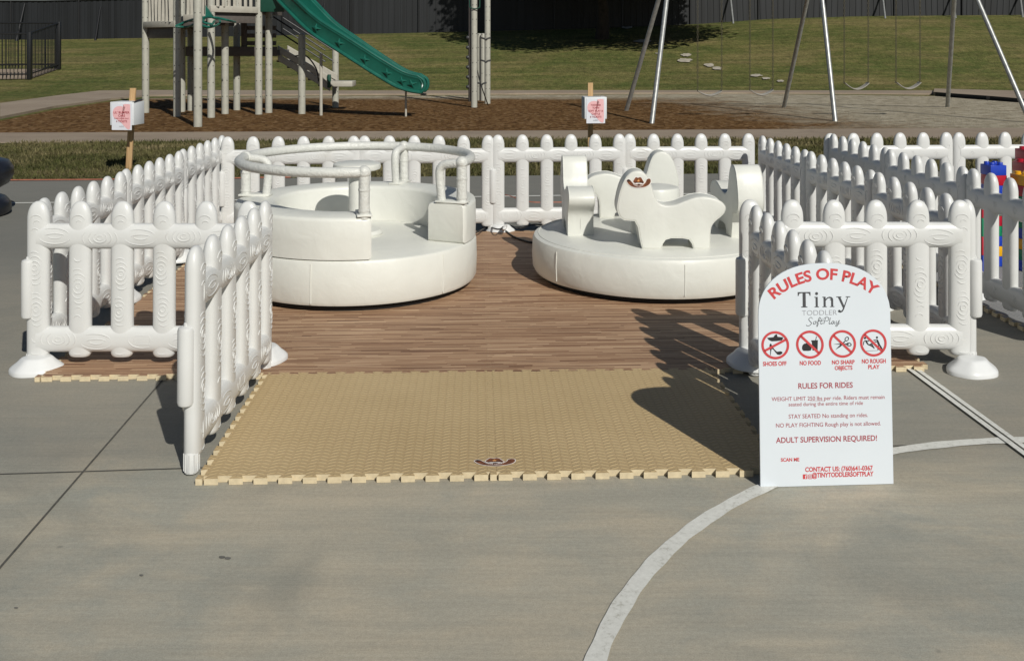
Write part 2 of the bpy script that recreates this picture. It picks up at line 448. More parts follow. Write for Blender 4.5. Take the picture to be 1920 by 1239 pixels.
arcsheet(bm, R(40), R(200), CR-.051, CR, .004)
struct('painted_circle', bm, M['paint'], smooth=0)
bm = BM()
a, b = G(1713, 695), G(1905, 836); dd = (b-a).normalized(); pp = Vector((-dd.y, dd.x, 0))
for s_ in (-1, 1): strip(bm, a-dd*.5+pp*s_*.0155, b+dd*3+pp*s_*.0155, .023, .008)
struct('painted_double_line', bm, M['paint'], smooth=0)
bm = BM(); strip(bm, a-dd*.6, b+dd*3, .006, .010); struct('court_groove', bm, M['joint'], smooth=0)
bm = BM(); strip(bm, G(-300, 386), G(2100, 353), .05, .004); struct('painted_back_line', bm, M['paint'], smooth=0)
# footpath behind the lawn, play area surface, rim paths
pf = [(-40, 13.9), G(0, 267)[:2], G(900, 259)[:2], G(1920, 259)[:2], (40, 15.4)]
pb = [(-40, 15.6), G(0, 249)[:2], G(900, 245.5)[:2], G(1920, 240)[:2], (40, 17.6)]
sheet('footpath', pf+pb[::-1], .0, M['path'], .1)
def gxy(u, v): return tuple(G(u, v)[:2])
bm = BM()
pts = pb+[(40, 24), gxy(1960, 196), gxy(1750, 180), gxy(1400, 176), gxy(900, 179), gxy(480, 181), gxy(280, 184), gxy(200, 191), gxy(100, 206), gxy(0, 226), (-40, 16.5)]
X0, X1 = -40, 40
# fine grid clipped to the outline so that the surface can undulate
def inside(x, y, P):
    c = False; n = len(P); j = n-1
    for i in range(n):
        if ((P[i][1] > y) != (P[j][1] > y)) and (x < (P[j][0]-P[i][0])*(y-P[i][1])/(P[j][1]-P[i][1])+P[i][0]): c = not c
        j = i
    return c
face(bm, [(p[0], p[1], -.008) for p in pts]); bmesh.ops.triangulate(bm, faces=bm.faces[:])
struct('wood_chip_ground', bm, M['chips'], smooth=0)
rim_far = [gxy(0, 196), gxy(113, 180.5), gxy(187, 172), gxy(270, 171), gxy(700, 172), gxy(1400, 170.5), gxy(1750, 171)]
rim_near = [gxy(0, 222), gxy(100, 202), gxy(207, 187), gxy(280, 180), gxy(700, 178), gxy(1400, 175), gxy(1750, 177)]
sheet('rim_path', rim_near+rim_far[::-1], .03, M['path'], .1)
sheet('side_path', [gxy(1750, 178), gxy(1960, 195), gxy(2300, 215), gxy(2300, 190), gxy(1960, 177), gxy(1752, 171.5)], .08, M['path'], .1)
bm = BM()
e = [G(1752, 179), G(1850, 186), G(1960, 195.5), G(2300, 216)]
for p, q in zip(e[:-1], e[1:]):
    face(bm, [(p.x, p.y-.05, -.02), (q.x, q.y-.05, -.02), (q.x, q.y-.05, .085), (p.x, p.y-.05, .085)])
    face(bm, [(p.x, p.y-.05, .085), (q.x, q.y-.05, .085), (q.x, q.y, .085), (p.x, p.y, .085)])
struct('dark_edging', bm, M['blackmetal'], smooth=0)
# lawn strip between court and footpath
bm = BM(); face(bm, [(-40, far_y(-40)-.3, -.012), (40, far_y(40)-.3, -.012), (40, 15.7, -.012), (-40, 14.6, -.012)]); struct('lawn', bm, M['lawn'], smooth=0)
def path_y(x): return lerp_tab([(p[0], p[1]) for p in pf], x)
bm = BM()
for i in range(46000):
    x = random.uniform(-7.2, 9.2); y0 = far_y(x)+.02; y1 = path_y(x)+random.gauss(0, .03)
    y = random.uniform(y0, y1); a = random.uniform(0, PI); h = random.uniform(.018, .05); w = random.uniform(.006, .014)
    c, s_ = math.cos(a)*w, math.sin(a)*w; lx, ly = random.gauss(0, .025), random.gauss(0, .025)
    bm.faces.new([bm.verts.new((x-c, y-s_, -.014)), bm.verts.new((x+c, y+s_, -.014)), bm.verts.new((x+lx, y+ly, h))])
tag(obj('grass_blades', bm, M['blade'], smooth=0), 'short dry lawn grass between the court and the footpath', 'grass', kind='stuff')
# bare patches on the hill
def hill_hit(u, v):
    y = 26.0
    while y < 47:
        p = AT(u, v, y)
        if p.z <= terr(p.x, y): return p
        y += .02
    return AT(u, v, 46)
bm = BM()
for u, v, w, h in ((1287, 105, 10, 3), (1283, 115, 14, 4), (1330, 124, 10, 3.5), (1345, 130, 10, 3.5), (1418, 143.5, 11, 2.5), (1436, 149, 9, 2), (1463, 154, 8, 2), (1205, 79, 16, 3), (1175, 53, 10, 2.5), (1233, 102, 5, 1)):
    n = 18; ring = []
    for k in range(n):
        q = .7+.45*random.random(); p = hill_hit(u+w*q*math.cos(k*2*PI/n), v+h*q*math.sin(k*2*PI/n)); ring.append((p.x, p.y, terr(p.x, p.y)+.035))
    c = hill_hit(u, v); cv = bm.verts.new((c.x, c.y, terr(c.x, c.y)+.05)); vs = [bm.verts.new(p) for p in ring]
    for k in range(n): bm.faces.new((cv, vs[k], vs[(k+1) % n]))
struct('bare_soil', bm, M['dirt'])

# ------------------------------------------------------------------ privacy fence on the hill
fr = thing('privacy_fence', (0, FENCE_Y, 2), 'long tall black slatted privacy fence along the top of the grass hill', 'fence')
def ftop(x): return lerp_tab(ZF, x)+lerp_tab([(-22, 1.80), (-5, 1.95), (10, 2.3), (24, 2.6)], x)
bay = 3.2; x = -30.0; k = 0
while x < 30:
    bm = BM(); xx = x+.05
    while xx < x+bay-.05:
        z0 = terr(xx, FENCE_Y)-.04+random.uniform(0, .04); z1 = ftop(xx)-.03
        path = []
        am = .03*max(0, min(1, (xx-6)/6))
        for q in range(6):
            f = q/5; path.append((z0+(z1-z0)*f, am*math.sin(f*4+xx*.8)))
        w = .076; yy = FENCE_Y+(.012 if k % 2 else -.012); k += 1
        loft(bm, [[(xx-w+o_, yy-.01, z), (xx+w+o_, yy-.01, z), (xx+w+o_, yy+.01, z), (xx-w+o_, yy+.01, z)] for z, o_ in path])
        xx += .14
    obj('slat_panel', bm, M['slat'], fr, world=True)
    bm = BM(); tube(bm, [(x, FENCE_Y-.05, terr(x, FENCE_Y)-.1), (x, FENCE_Y-.05, ftop(x)+.02)], .04, 10)
    obj('fence_post', bm, M['blackmetal'], fr, world=True)
    x += bay
bm = BM(); tube(bm, [(-30+i, FENCE_Y-.04, ftop(-30+i)) for i in range(61)], .035, 8); obj('top_rail', bm, M['blackmetal'], fr, world=True)
for (u0, v0), (u1, v1) in (((46, 8), (30, 62)), ((188, 14), (178, 75)), ((608, 8), (600, 66)), ((1368, 0), (1375, 45)), ((1652, -2), (1660, 37)), ((1783, 0), (1792, 36)), ((1909, 0), (1918, 33))):
    p = AT(u0, v0, FENCE_Y-.08); q = AT(u1, v1, FENCE_Y-1.2); q.z = terr(q.x, q.y)-.05
    p = p+(p-q)*.25 if u0 > 1000 else p
    p.y = FENCE_Y-.08
    bm = BM(); tube(bm, [q, p], .045, 8); obj('brace', bm, M['steel'] if u0 > 1000 else M['blackmetal'], fr, world=True)

# ------------------------------------------------------------------ tree that shades the hill
TX, TY = 3.8, 42.2
tr = thing('shade_tree', (TX, TY, terr(TX, TY)), 'big dark tree in front of the black fence casting the black shade on the hill', 'tree')
bm = BM(); z0 = terr(TX, TY)
tube(bm, smooth_path([(TX, TY, z0-.2), (TX+.05, TY, z0+1.2), (TX-.1, TY+.1, z0+2.6), (TX+.1, TY, z0+5)]), [.32-.012*i for i in range(19)], 12)
clumps = []
for i in range(13):
    a = i*2*PI/13+random.uniform(-.2, .2); ex_, ey_ = TX+1.5+4.4*math.cos(a), TY-2.4+4.6*math.sin(a); zz = random.uniform(4.9, 6.0)
    p = smooth_path([(TX, TY, z0+2.6+.1*i), (TX*.6+ex_*.4, TY*.6+ey_*.4, z0+3.4+.1*i), (ex_, ey_, zz)], 5)
    tube(bm, p, [.13*(1-.8*j/(len(p)-1)) for j in range(len(p))], 7); clumps.append((Vector((ex_, ey_, zz)), 1.7))
obj('trunk', bm, M['bark'], tr, world=True)
for i in range(64):
    a = random.uniform(0, 2*PI); rr = random.random()**.6
    clumps.append((Vector((TX+1.5+4.5*rr*math.cos(a), TY-2.6+5.0*rr*math.sin(a), random.uniform(4.8, 8.6))), random.uniform(1.3, 2.0)))
for i in range(44):
    a = random.uniform(0, 2*PI); rr = random.random()**.5
    clumps.append((Vector((TX+1.0+5.0*rr*math.cos(a), TY-1.0+4.6*rr*math.sin(a), random.uniform(8.4, 12.0))), random.uniform(1.4, 2.1)))
bm = BM()
for c, rad in clumps:
    for i in range(520):
        v = Vector((random.gauss(0, 1), random.gauss(0, 1), random.gauss(0, .75))); v = v.normalized()*rad*(random.random()**.45)
        p = c+v
        if p.z < 1.46+.0418*p.y+.2+.12*math.sin(p.x*3): continue
        s_ = random.uniform(.10, .20); q = Matrix.Rotation(random.uniform(0, 6.28), 3, 'Z') @ Matrix.Rotation(random.uniform(-1, 1), 3, 'X')
        bm.faces.new([bm.verts.new(p+q @ Vector(t)) for t in ((-s_, 0, 0), (0, -s_*.5, 0), (s_, 0, 0), (0, s_*.5, 0))])
obj('crown', bm, M['leaf'], tr, smooth=0, world=True)

# ------------------------------------------------------------------ black metal enclosure at the left edge
en = thing('metal_enclosure', (-15.2, 31.6, .2), 'black metal picket enclosure on the grass at the far left', 'fence')
A_ = hill_hit(55, 150); B_ = hill_hit(110, 131); C_ = Vector((A_.x-2.6, A_.y-.2, 0)); D_ = Vector((B_.x-4.0, B_.y+.2, 0))
for q in (C_, D_): q.z = terr(q.x, q.y)
for p, q in ((C_, A_), (A_, B_), (D_, B_)):
    bm = BM(); n = int((q-p).length/.115)
    for i in range(n+1):
        t = p.lerp(q, i/n); zt = 1.71+(.38 if p is D_ else 0)+(.38*i/n if p is A_ else 0); tz = terr(t.x, t.y)
        tube(bm, [(t.x, t.y, tz+.02), (t.x, t.y, zt)], .012, 5)
    z2 = 1.71+(.38 if p is D_ else 0); z3 = 1.71+(.38 if p is not C_ else 0)
    obj('picket_panel', bm, M['blackmetal'], en, world=True)
    bm = BM(); tube(bm, [(p.x, p.y, z2), (q.x, q.y, z3)], .03, 6); tube(bm, [(p.x, p.y, terr(p.x, p.y)+.18), (q.x, q.y, terr(q.x, q.y)+.18)], .025, 6)
    obj('rail', bm, M['blackmetal'], en, world=True)
for p, zt in ((A_, 1.75), (B_, 2.13), (C_, 1.75)):
    bm = BM(); box(bm, (p.x, p.y, (terr(p.x, p.y)+zt)/2), (.13, .13, zt-terr(p.x, p.y)), bev=.01); obj('corner_post', bm, M['blackmetal'], en, world=True)
bm = BM(); face(bm, [(q.x, q.y, terr(q.x, q.y)+.03) for q in (C_, A_, B_, D_)]); obj('pad', bm, M['path'], en, smooth=0, world=True)

# ------------------------------------------------------------------ play structure
ps = thing('play_structure', (-6.0, 20.2, 0), 'tall beige and green playground structure with a green slide', 'playground')
def pcyl(name, u, v, r, top, m, capz=.06, root=ps, ring=True):
    g = G(u, v); bm = BM()
    lathe(bm, [(r, -.1), (r, top-capz), (r*.9, top-capz*.45), (r*.55, top-capz*.1), (.001, top)], g.x, g.y, 20)
    o = obj(name, bm, m, root, world=True)
    if ring:                                    # bolt plugs up the side facing the court
        b2 = BM(); z = .35
        while z < min(top, 3.2):
            for a in (-1.95, -.75):
                c = Vector((g.x+r*math.cos(a), g.y+r*math.sin(a), z)); bmesh.ops.create_icosphere(b2, subdivisions=1, radius=.011, matrix=Matrix.Translation(c))
            z += .32
        bo = obj('bolts', b2, M['bolt'], o, world=False); bo['kind'] = 'stuff'
        off = Vector((0, 0, 0)); p = o
        while p: off += p.location; p = p.parent
        bo.location = -off
    return g
P = {}
for k, u, v, top in (('a', 273, 211, 4.2), ('b', 332, 218, 4.2), ('c', 371, 237, 4.2), ('d', 396, 220, 4.2), ('e', 422, 213, 3.6), ('f', 444, 206, 3.6), ('g', 485, 214, 4.4),
                     ('h', 504, 211, 4.4), ('i', 566, 213, 1.62), ('k', 629, 201, 1.7), ('l', 341, 209, 3.4), ('m', 358, 207, 3.4)):
    P[k] = pcyl('post', u, v, .072, top, M['post'])
def quad_deck(name, pts, z, th, m):
    bm = BM(); prism(bm, [(p.x, p.y) for p in pts], z-th, z, 'z'); return obj(name, bm, m, ps, world=True)
def beam(name, p, q, z, h, t, m, ov=.0):
    bm = BM(); c = (p+q)/2; d = q-p; a = math.atan2(d.y, d.x)
    box(bm, (c.x, c.y, z), (d.length+ov, t, h), a, .008); return obj(name, bm, m, ps, world=True)
La, Lb = P['a'], P['b']
up = Vector((0, 2.0, 0))
quad_deck('deck', [La, Lb, Lb+up, La+up], 1.80, .08, M['tread'])
beam('deck_skirt', La+Vector((0, .05, 0)), Lb+Vector((0, .05, 0)), 1.62, .2, .05, M['tread'])
beam('deck_fascia', La+Vector((.0, -.08, 0)), Lb+Vector((.0, -.08, 0)), 1.80, .125, .05, M['slatplastic'])
Ld, Lg = P['d'], P['g']
quad_deck('deck', [Ld, Lg, Lg+Vector((.1, 1.6, 0)), Ld+Vector((0, 1.6, 0))], 2.10, .08, M['tread'])
beam('deck_skirt', Ld+Vector((0, .05, 0)), Lg+Vector((0, .05, 0)), 1.92, .2, .05, M['tread'])
beam('deck_fascia', Ld+Vector((0, -.08, 0)), Lg+Vector((0, -.08, 0)), 2.085, .125, .05, M['slatplastic'])
Lm = Vector((P['b'].x+.1, P['b'].y+.1, 0)); Lq = Vector((P['d'].x-.1, P['d'].y+.15, 0))
beam('deck_fascia', Lm, Lq, 1.92, .13, .05, M['slatplastic'])
beam('deck_fascia', Lm, Lq, 1.79, .10, .05, M['tread'])
quad_deck('deck', [P['b']+Vector((0, .25, 0)), P['d']+Vector((0, .25, 0)), P['d']+Vector((0, 1.6, 0)), P['b']+Vector((0, 1.6, 0))], 1.86, .08, M['tread'])
def barrier(p, q, z0, z1, n, wav=0):
    bm = BM(); d = q-p; a = math.atan2(d.y, d.x)
    for i in range(n):
        t = p+d*((i+.5)/n); w = d.length/n*.36; rr = []
        for j in range(7):
            f = j/6; o_ = wav*math.sin(f*6+i*1.3)
            rr.append([(t.x+(s1*w+o_)*math.cos(a), t.y+s2*.02, z0+(z1-z0)*f) for s1, s2 in ((-1, -1), (1, -1), (1, 1), (-1, 1))])
        loft(bm, rr)
    bm2 = obj('barrier_panel', bm, M['slatplastic'], ps, world=True)
barrier(La+Vector((.09, -.05, 0)), Lb+Vector((-.06, -.05, 0)), 1.84, 3.0, 7, .012)
barrier(Lm+Vector((.05, 0, 0)), Lq, 1.95, 3.0, 6, .008)
barrier(Ld+Vector((.09, -.05, 0)), Lg+Vector((-.09, -.05, 0)), 2.13, 3.0, 7, .0)
# lower rear deck with its barrier and the stairs that lead down to the right
Le, Lh = P['e'], P['h']
rear = [Vector((Le.x+.05, 20.9, 0)), Vector((Lh.x+.1, 20.9, 0)), Vector((Lh.x+.1, 22.2, 0)), Vector((Le.x-1.0, 22.2, 0)), Vector((Le.x-1.0, 20.9, 0))]
quad_deck('deck', rear, 1.28, .12, M['tread'])
beam('deck_skirt', Vector((Le.x-1.0, 20.85, 0)), Vector((Lh.x+.1, 20.85, 0)), 1.25, .2, .05, M['tread'])
bm = BM()
for z in (1.42, 1.58, 1.74): box(bm, ((Le.x+Lh.x)/2+.1, 20.95, z), (Lh.x-Le.x-.1, .05, .09))
for xx in (Le.x+.2, Lh.x-.12): box(bm, (xx, 20.92, 1.55), (.12, .05, .62), bev=.01)
obj('barrier_panel', bm, M['tread'], ps, world=True)
st = thing('staircase', (0, 0, 0), None, None); st.parent = ps; st.location = -ps.location
S0 = Vector((-4.95, 21.2, 1.24)); S1 = Vector((-3.85, 21.2, .60))
def sub(name, bm, m, par):
    o = obj(name, bm, m, par); off = Vector((0, 0, 0)); p = par
    while p: off += p.location; p = p.parent
    o.location = -off; return o
for yy in (21.1, 22.0):
    for o_, m in ((.0, 'slatplastic'), (-.17, 'slatplastic')):
        bm = BM(); prism(bm, [(S0.x, S0.z+.13+o_), (S1.x, S1.z+.13+o_), (S1.x, S1.z-.02+o_), (S0.x, S0.z-.02+o_)], yy-.03, yy+.03, 'y', .008, bseg=1); sub('stringer', bm, M[m], st)
for i in range(5):
    t = S0.lerp(S1, (i+.5)/5); bm = BM(); box(bm, (t.x, 21.55, t.z-.14), (.3, .84, .035), bev=.005); sub('step', bm, M['tread'], st)
for yy in (21.1, 22.0):
    for dz in (.38, .62):
        bm = BM(); tube(bm, [(S0.x-.1, yy, S0.z+dz+.12), (S1.x-.1, yy, S1.z+dz+.05)], .016, 8); sub('handrail', bm, M['blackmetal'], st)
bm = BM(); box(bm, (-3.62, 21.3, .56), (.5, .5, .115), bev=.01); sub('transfer_step', bm, M['slatplastic'], st)
bm = BM(); box(bm, (-3.86, 21.06, .62), (.07, .08, .28), bev=.01); sub('bracket', bm, M['darkgreen'], st)
bm = BM(); tube(bm, smooth_path([(-4.55, 20.9, 1.15), (-4.3, 20.85, 1.15), (-4.1, 20.85, .9), (-4.05, 20.9, .62)]), .016, 8); sub('grab_rail', bm, M['bolt'], st)
# slide
sl = thing('slide', (0, 0, 0), None, None); sl.parent = ps; sl.location = -ps.location
axis = smooth_path([(-4.95, 20.35, 2.62), (-4.62, 20.1, 2.40), (-4.25, 19.85, 2.05), (-3.78, 19.62, 1.62), (-3.25, 19.48, 1.27), (-2.68, 19.40, .90), (-2.25, 19.37, .64), (-1.98, 19.36, .54), (-1.74, 19.35, .50)], 6)
def slide_ring(i):
    p = axis[i]; t = (axis[min(i+1, len(axis)-1)]-axis[max(i-1, 0)]).normalized()
    side = Vector((t.y, -t.x, 0)).normalized(); side = -side if side.y > 0 else side   # towards the court
    n = side.cross(t); n = n if n.z > 0 else -n
    return p, side, n
prof = [(.27, .30), (.24, .31), (.20, .27), (.19, .14), (.13, .035), (0, .0), (-.13, .035), (-.19, .14), (-.20, .27), (-.24, .31), (-.27, .30), (-.275, .25), (-.245, .20), (-.24, .06), (-.22, -.05), (0, -.07), (.22, -.05), (.24, .06), (.245, .20), (.275, .25)]
bm = BM(); rr = []
for i in range(len(axis)):
    p, sd_, n = slide_ring(i); k = {0: .62, 1: .84, 2: .95}.get(len(axis)-1-i, 1); rr.append([p+sd_*a+n*(b*k) for a, b in prof])
loft(bm, rr); sub('chute', bm, M['green'], sl)
for i, sgn in ((0, 1), (0, -1)):
    bm = BM(); pth = []
    for q in range(len(axis)):
        p, sd_, n = slide_ring(q); pth.append(p+sd_*.25*sgn+n*.29)
    t = (axis[-1]-axis[-2]).normalized(); e_ = pth[-1]; pth = pth[:-3]+[pth[-3]-n*.02, e_+t*.02-n*.06, e_+t*.06-n*.15, e_+t*.05-n*.25, e_+t*.0-n*.31]
    tube(bm, smooth_path(pth, 2), .034, 10); sub('slide_rail', bm, M['green'], sl)
bm = BM(); pth = []
for q in range(8, len(axis)):
    p, sd_, n = slide_ring(q); pth.append(p+sd_*.245+n*(-.02))
tube(bm, pth, .035, 8); sub('lower_lip', bm, M['green'], sl)
for q in range(18, len(axis)-3, 5):
    bm = BM()
    p, sd_, n = slide_ring(q); p2, s2, n2 = slide_ring(q+1); t = (p2-p).normalized()
    for k in range(4):
        c0 = p+sd_*.235+n*.12
        a = [c0+t*(.11*math.cos(k*PI/2+.5))+n*(.09*math.sin(k*PI/2+.5)), c0+sd_*.035]
        tube(bm, a, [.006, .03], 6)
    sub('star_rib', bm, M['green'], sl)
for (u, v, r, zt) in ((602, 216, .03, 1.22), (761, 218, .02, .48)):
    g = G(u, v); bm = BM(); tube(bm, [(g.x, g.y, -.05), (g.x, g.y, zt)], r, 10); sub('slide_support', bm, M['slatplastic'], sl)
bm = BM(); g = AT(511, 4, 20.1); box(bm, (g.x, 20.05, 2.38), (.5, .06, .66), bev=.01); sub('entry_panel', bm, M['darkgreen'], sl)
# green looping climber
bm = BM(); yc = 18.3
def tp(u, v, y=yc): return AT(u, v, y)
for pts in ([tp(329, 50), tp(352, 40), tp(376, 34, 18.0), tp(400, 33), tp(425, 38), tp(441, 42, 18.8)],
            [tp(329, 50), tp(350, 51), tp(366, 45, 18.0), tp(381, 38)],
            [tp(360, 49, 18.5), tp(388, 52, 17.9), tp(408, 47), tp(412, 39, 18.5), tp(398, 33, 18.8)],
            [tp(378, 33), tp(372, 44, 17.9), tp(392, 51, 17.8), tp(402, 40)],
            [tp(386, 32), tp(381, 42, 17.8), tp(398, 46, 17.8)]):
    tube(bm, smooth_path(pts, 5), .022, 8)
prism(bm, [(tp(386, 11).x, tp(0, 11).z), (tp(391, 18).x, tp(0, 18).z), (tp(399, 29).x, tp(0, 29).z), (tp(398, 33).x, tp(0, 33).z), (tp(386, 31).x, tp(0, 31).z)], yc-.03, yc+.03, 'y')
obj('loop_climber', bm, M['green'], ps, world=True)
# climbing tower of posts
ct = thing('climbing_post_tower', (-1.0, 22.8, 0), 'cluster of tall and short beige posts right of the slide', 'climbing frame')
for u, v, r, top in ((889, 201, .07, 4.2), (914, 194, .07, 4.2), (899, 188, .07, 1.66), (906, 188.5, .07, 1.66)): pcyl('post', u, v, r, top, M['post'], root=ct)
g = G(883.5, 190); bm = BM(); lathe(bm, [(.07, -.05), (.07, 3.6), (.001, 3.65)], g.x, g.y, 14)
obj('post', bm, M['tread'], ct, world=True)
for i in range(6):
    bm = BM(); bmesh.ops.create_icosphere(bm, subdivisions=2, radius=.05, matrix=Matrix.Translation((g.x-.08, g.y-.02, .35+.24*i))); obj('hand_hold', bm, M['bolt'], ct, world=True)
for v in (73, 115, 157):
    bm = BM(); uc = 911 if v < 150 else 903; c = AT(uc, v, 23.0)
    tube(bm, smooth_path([c+Vector((-.11, 0, .02)), c+Vector((-.04, -.03, .0)), c+Vector((0, -.03, -.03)), c+Vector((.04, -.03, 0)), c+Vector((.11, 0, .02))], 3), .02, 6); obj('clamp', bm, M['bolt'], ct, world=True)
bm = BM(); q0 = G(889, 201); tube(bm, smooth_path([(q0.x-.09, q0.y-.1, 3.4), (q0.x-.1, q0.y-.1, 2.35), (q0.x-.06, q0.y-.1, 2.2), (q0.x+.1, q0.y-.1, 2.2), (q0.x+.13, q0.y-.1, 2.35), (q0.x+.12, q0.y-.1, 3.4)]), .012, 6); obj('green_handle', bm, M['darkgreen'], ct, world=True)
bm = BM(); tube(bm, smooth_path([AT(895, 132, 22.4), AT(899, 150, 22.3), AT(906, 172, 22.2), G(915, 197)], 4), .012, 6)
tag(obj('black_rope', bm, M['cable'], None), 'thin black rope hanging from the short beige posts', 'rope')

# ------------------------------------------------------------------ swing set
sw = thing('swing_frame', (6.0, 19.8, 0), 'tall galvanised steel swing frame with three pairs of legs', 'swing set')
TZ = 3.2; YB = 19.6
apex = [Vector((3.15, YB, TZ)), Vector((6.0, YB, TZ)), Vector((8.75, YB, TZ))]
legs = [(0, G(1172, 207)), (0, G(1221, 231)), (1, G(1468, 201)), (1, G(1567, 227)), (2, G(1776, 200)), (2, G(1936, 230))]
for i, g in legs:
    g.z = -.1; bm = BM(); tube(bm, [g, apex[i]], .045, 14); obj('leg', bm, M['steel'], sw, world=True)
bm = BM(); tube(bm, [apex[0]+Vector((-.1, 0, 0)), apex[2]+Vector((.1, 0, 0))], .045, 14); obj('beam', bm, M['steel'], sw, world=True)
SWL = {0: 'empty pale belt swing nearest the left pair of swing legs', 1: 'empty pale belt swing just left of the middle pair of swing legs', 2: 'empty higher belt swing just right of the middle pair of swing legs', 3: 'empty higher belt swing beside the right pair of swing legs'}
for n_, (u0, u1, vt, vb) in enumerate(((1308, 1353, 172, 180.5), (1406, 1449, 170, 179.5), (1583, 1628, 157, 169), (1680, 1725, 156, 168))):
    ym = YB+(.05 if n_ < 2 else -.05)
    a, b = AT(u0, vt, ym), AT(u1, vt, ym); lo = AT((u0+u1)/2, vb, ym)
    s_ = thing('belt_swing', (lo.x, ym, lo.z), SWL[n_], 'swing', 'belt swings hanging from the steel frame')
    for e in (a, b):
        bm = BM(); z = e.z; k = 0
        while z < TZ-.03:
            p = Vector((e.x, ym, z)); dx = (.014, 0) if k % 2 else (0, .014)
            tube(bm, [(p.x-dx[0], p.y-dx[1], z), (p.x-dx[0]*.8, p.y-dx[1]*.8, z+.045), (p.x+dx[0], p.y+dx[1], z+.045), (p.x+dx[0]*.8, p.y+dx[1]*.8, z)], .0055, 4); z += .05; k += 1
        obj('chain', bm, M['chain'], s_, world=True)
    bm = BM(); rr = []
    for i in range(13):
        t = i/12; xx = a.x+(b.x-a.x)*t; zz = lo.z+(a.z-lo.z)*(abs(2*t-1)**1.8)
        rr.append([(xx, ym-.075, zz+.02), (xx, ym-.06, zz+.008), (xx, ym+.08, zz+.03), (xx, ym+.08, zz+.018), (xx, ym-.06, zz-.004), (xx, ym-.075, zz+.008)])
    loft(bm, rr); obj('seat', bm, M['rubber'], s_, world=True)

# ------------------------------------------------------------------ foam floor tiles
TW, TD, TEETH = .97, 1.07, 12
ROT = R(2.0)
def tile_mesh(w, d, top_m, th=.022):
    """square core plus dovetail teeth; near and right edges carry teeth, far and left edges the matching sockets"""
    bm = BM(); dep = .011; g = .0004
    def piece(pts, free):
        """pts in order; free: indices of sides that show a wall"""
        B = [bm.verts.new((x, y, th)) for x, y in pts]; bm.faces.new(B).material_index = 0
        for i in free:
            (x0, y0), (x1, y1) = pts[i], pts[(i+1) % len(pts)]
            bm.faces.new([bm.verts.new(p) for p in ((x0, y0, .001), (x1, y1, .001), (x1, y1, th), (x0, y0, th))]).material_index = 1
    piece([(dep, dep), (w-dep, dep), (w-dep, d-dep), (dep, d-dep)], (0, 1, 2, 3))
    piece([(-dep+g, -dep+g), (dep, -dep+g), (dep, dep), (-dep+g, dep)], (0, 1, 3))
    for L, horiz in ((w, True), (d, False)):
        n = TEETH if L < 1.03 else TEETH+1; per = L/n
        def M_(t, o_, far):
            return (t, -o_) if horiz else (w+o_, t)
        tt = [((i+.5)*per-.20*per, (i+.5)*per+.20*per, (i+.5)*per-.29*per, (i+.5)*per+.29*per) for i in range(n)]
        for a, b, c, e in tt:                               # teeth on the near / right edge
            q = [M_(a+g, -dep, False), M_(b-g, -dep, False), M_(e-g, dep-g, False), M_(c+g, dep-g, False)]
            piece(q, (1, 2, 3))
        base = [dep]+[x for a, b, c, e in tt for x in (c, e)]+[L-dep]; tip = [dep]+[x for a, b, c, e in tt for x in (a, b)]+[L-dep]
        for k in range(0, len(base), 2):                    # the fingers between the sockets on the far / left edge
            if horiz: q = [(base[k]+g, d-dep), (base[k+1]-g, d-dep), (tip[k+1]-g, d+dep-g), (tip[k]+g, d+dep-g)]
            else: q = [(dep, base[k]+g), (dep, base[k+1]-g), (-dep+g, tip[k+1]-g), (-dep+g, tip[k]+g)]
            piece(q, (1, 2, 3))
    me_o = obj('foam_tile', bm, [top_m, M['foamedge']], None, smooth=0)
    for p in me_o.data.polygons:
        if abs(p.normal.z) > .5 and p.normal.z < 0: p.flip()
    return me_o
O = Vector((-.062, 3.325, 0)); ex = Vector((math.cos(ROT), math.sin(ROT), 0)); ey = Vector((-math.sin(ROT), math.cos(ROT), 0))
tan0 = tile_mesh(TW, 1.03, M['tan'])
def put(o, i, y, label, group):
    p = O+ex*(i*TW)+ey*y; o.location = p; o.rotation_euler = (0, 0, ROT); tag(o, label, 'foam mat', group)
put(tan0, -1, 0, 'tan ribbed foam tile at the entrance, left of the seam with the hat sticker', 'tan entrance foam tiles')
t1 = tan0.copy(); C.objects.link(t1); put(t1, 0, 0, 'tan ribbed foam tile at the entrance, half in the shadow of the rules sign', 'tan entrance foam tiles')
w0 = tile_mesh(TW, TD, M['woodfoam']); first = True
WL = {(-2, 0): 'wood print foam tile just behind the front left fence panel', (-1, 0): 'wood print foam tile directly behind the left tan tile', (0, 0): 'wood print foam tile directly behind the right tan tile, with comb shadows',
      (1, 0): 'wood print foam tile just behind the front right fence panel', (-2, 1): 'wood print foam tile along the middle of the left fence', (-1, 1): 'wood print foam tile under the front of the round bench ride',
      (0, 1): 'wood print foam tile under the front of the horse ride', (1, 1): 'wood print foam tile along the middle of the right fence', (-2, 2): 'wood print foam tile in the back left fence corner',
      (-1, 2): 'wood print foam tile under the back of the round bench ride', (0, 2): 'wood print foam tile under the back of the horse ride', (1, 2): 'wood print foam tile in the back right fence corner'}
for (i, j), lb in WL.items():
    o = w0 if first else w0.copy()
    if not first: C.objects.link(o)
    first = False; put(o, i, 1.03+j*TD, lb, 'wood print foam tiles')
g0 = tile_mesh(TW, TD, M['grayfoam']); first = True
GL = {(0, 0): 'grey foam tile nearest the camera under the building brick towers', (0, 1): 'grey foam tile under the taller brick towers', (0, 2): 'grey foam tile in the back corner beside the brick towers', (1, 2): 'grey foam tile at the right edge behind the bricks'}
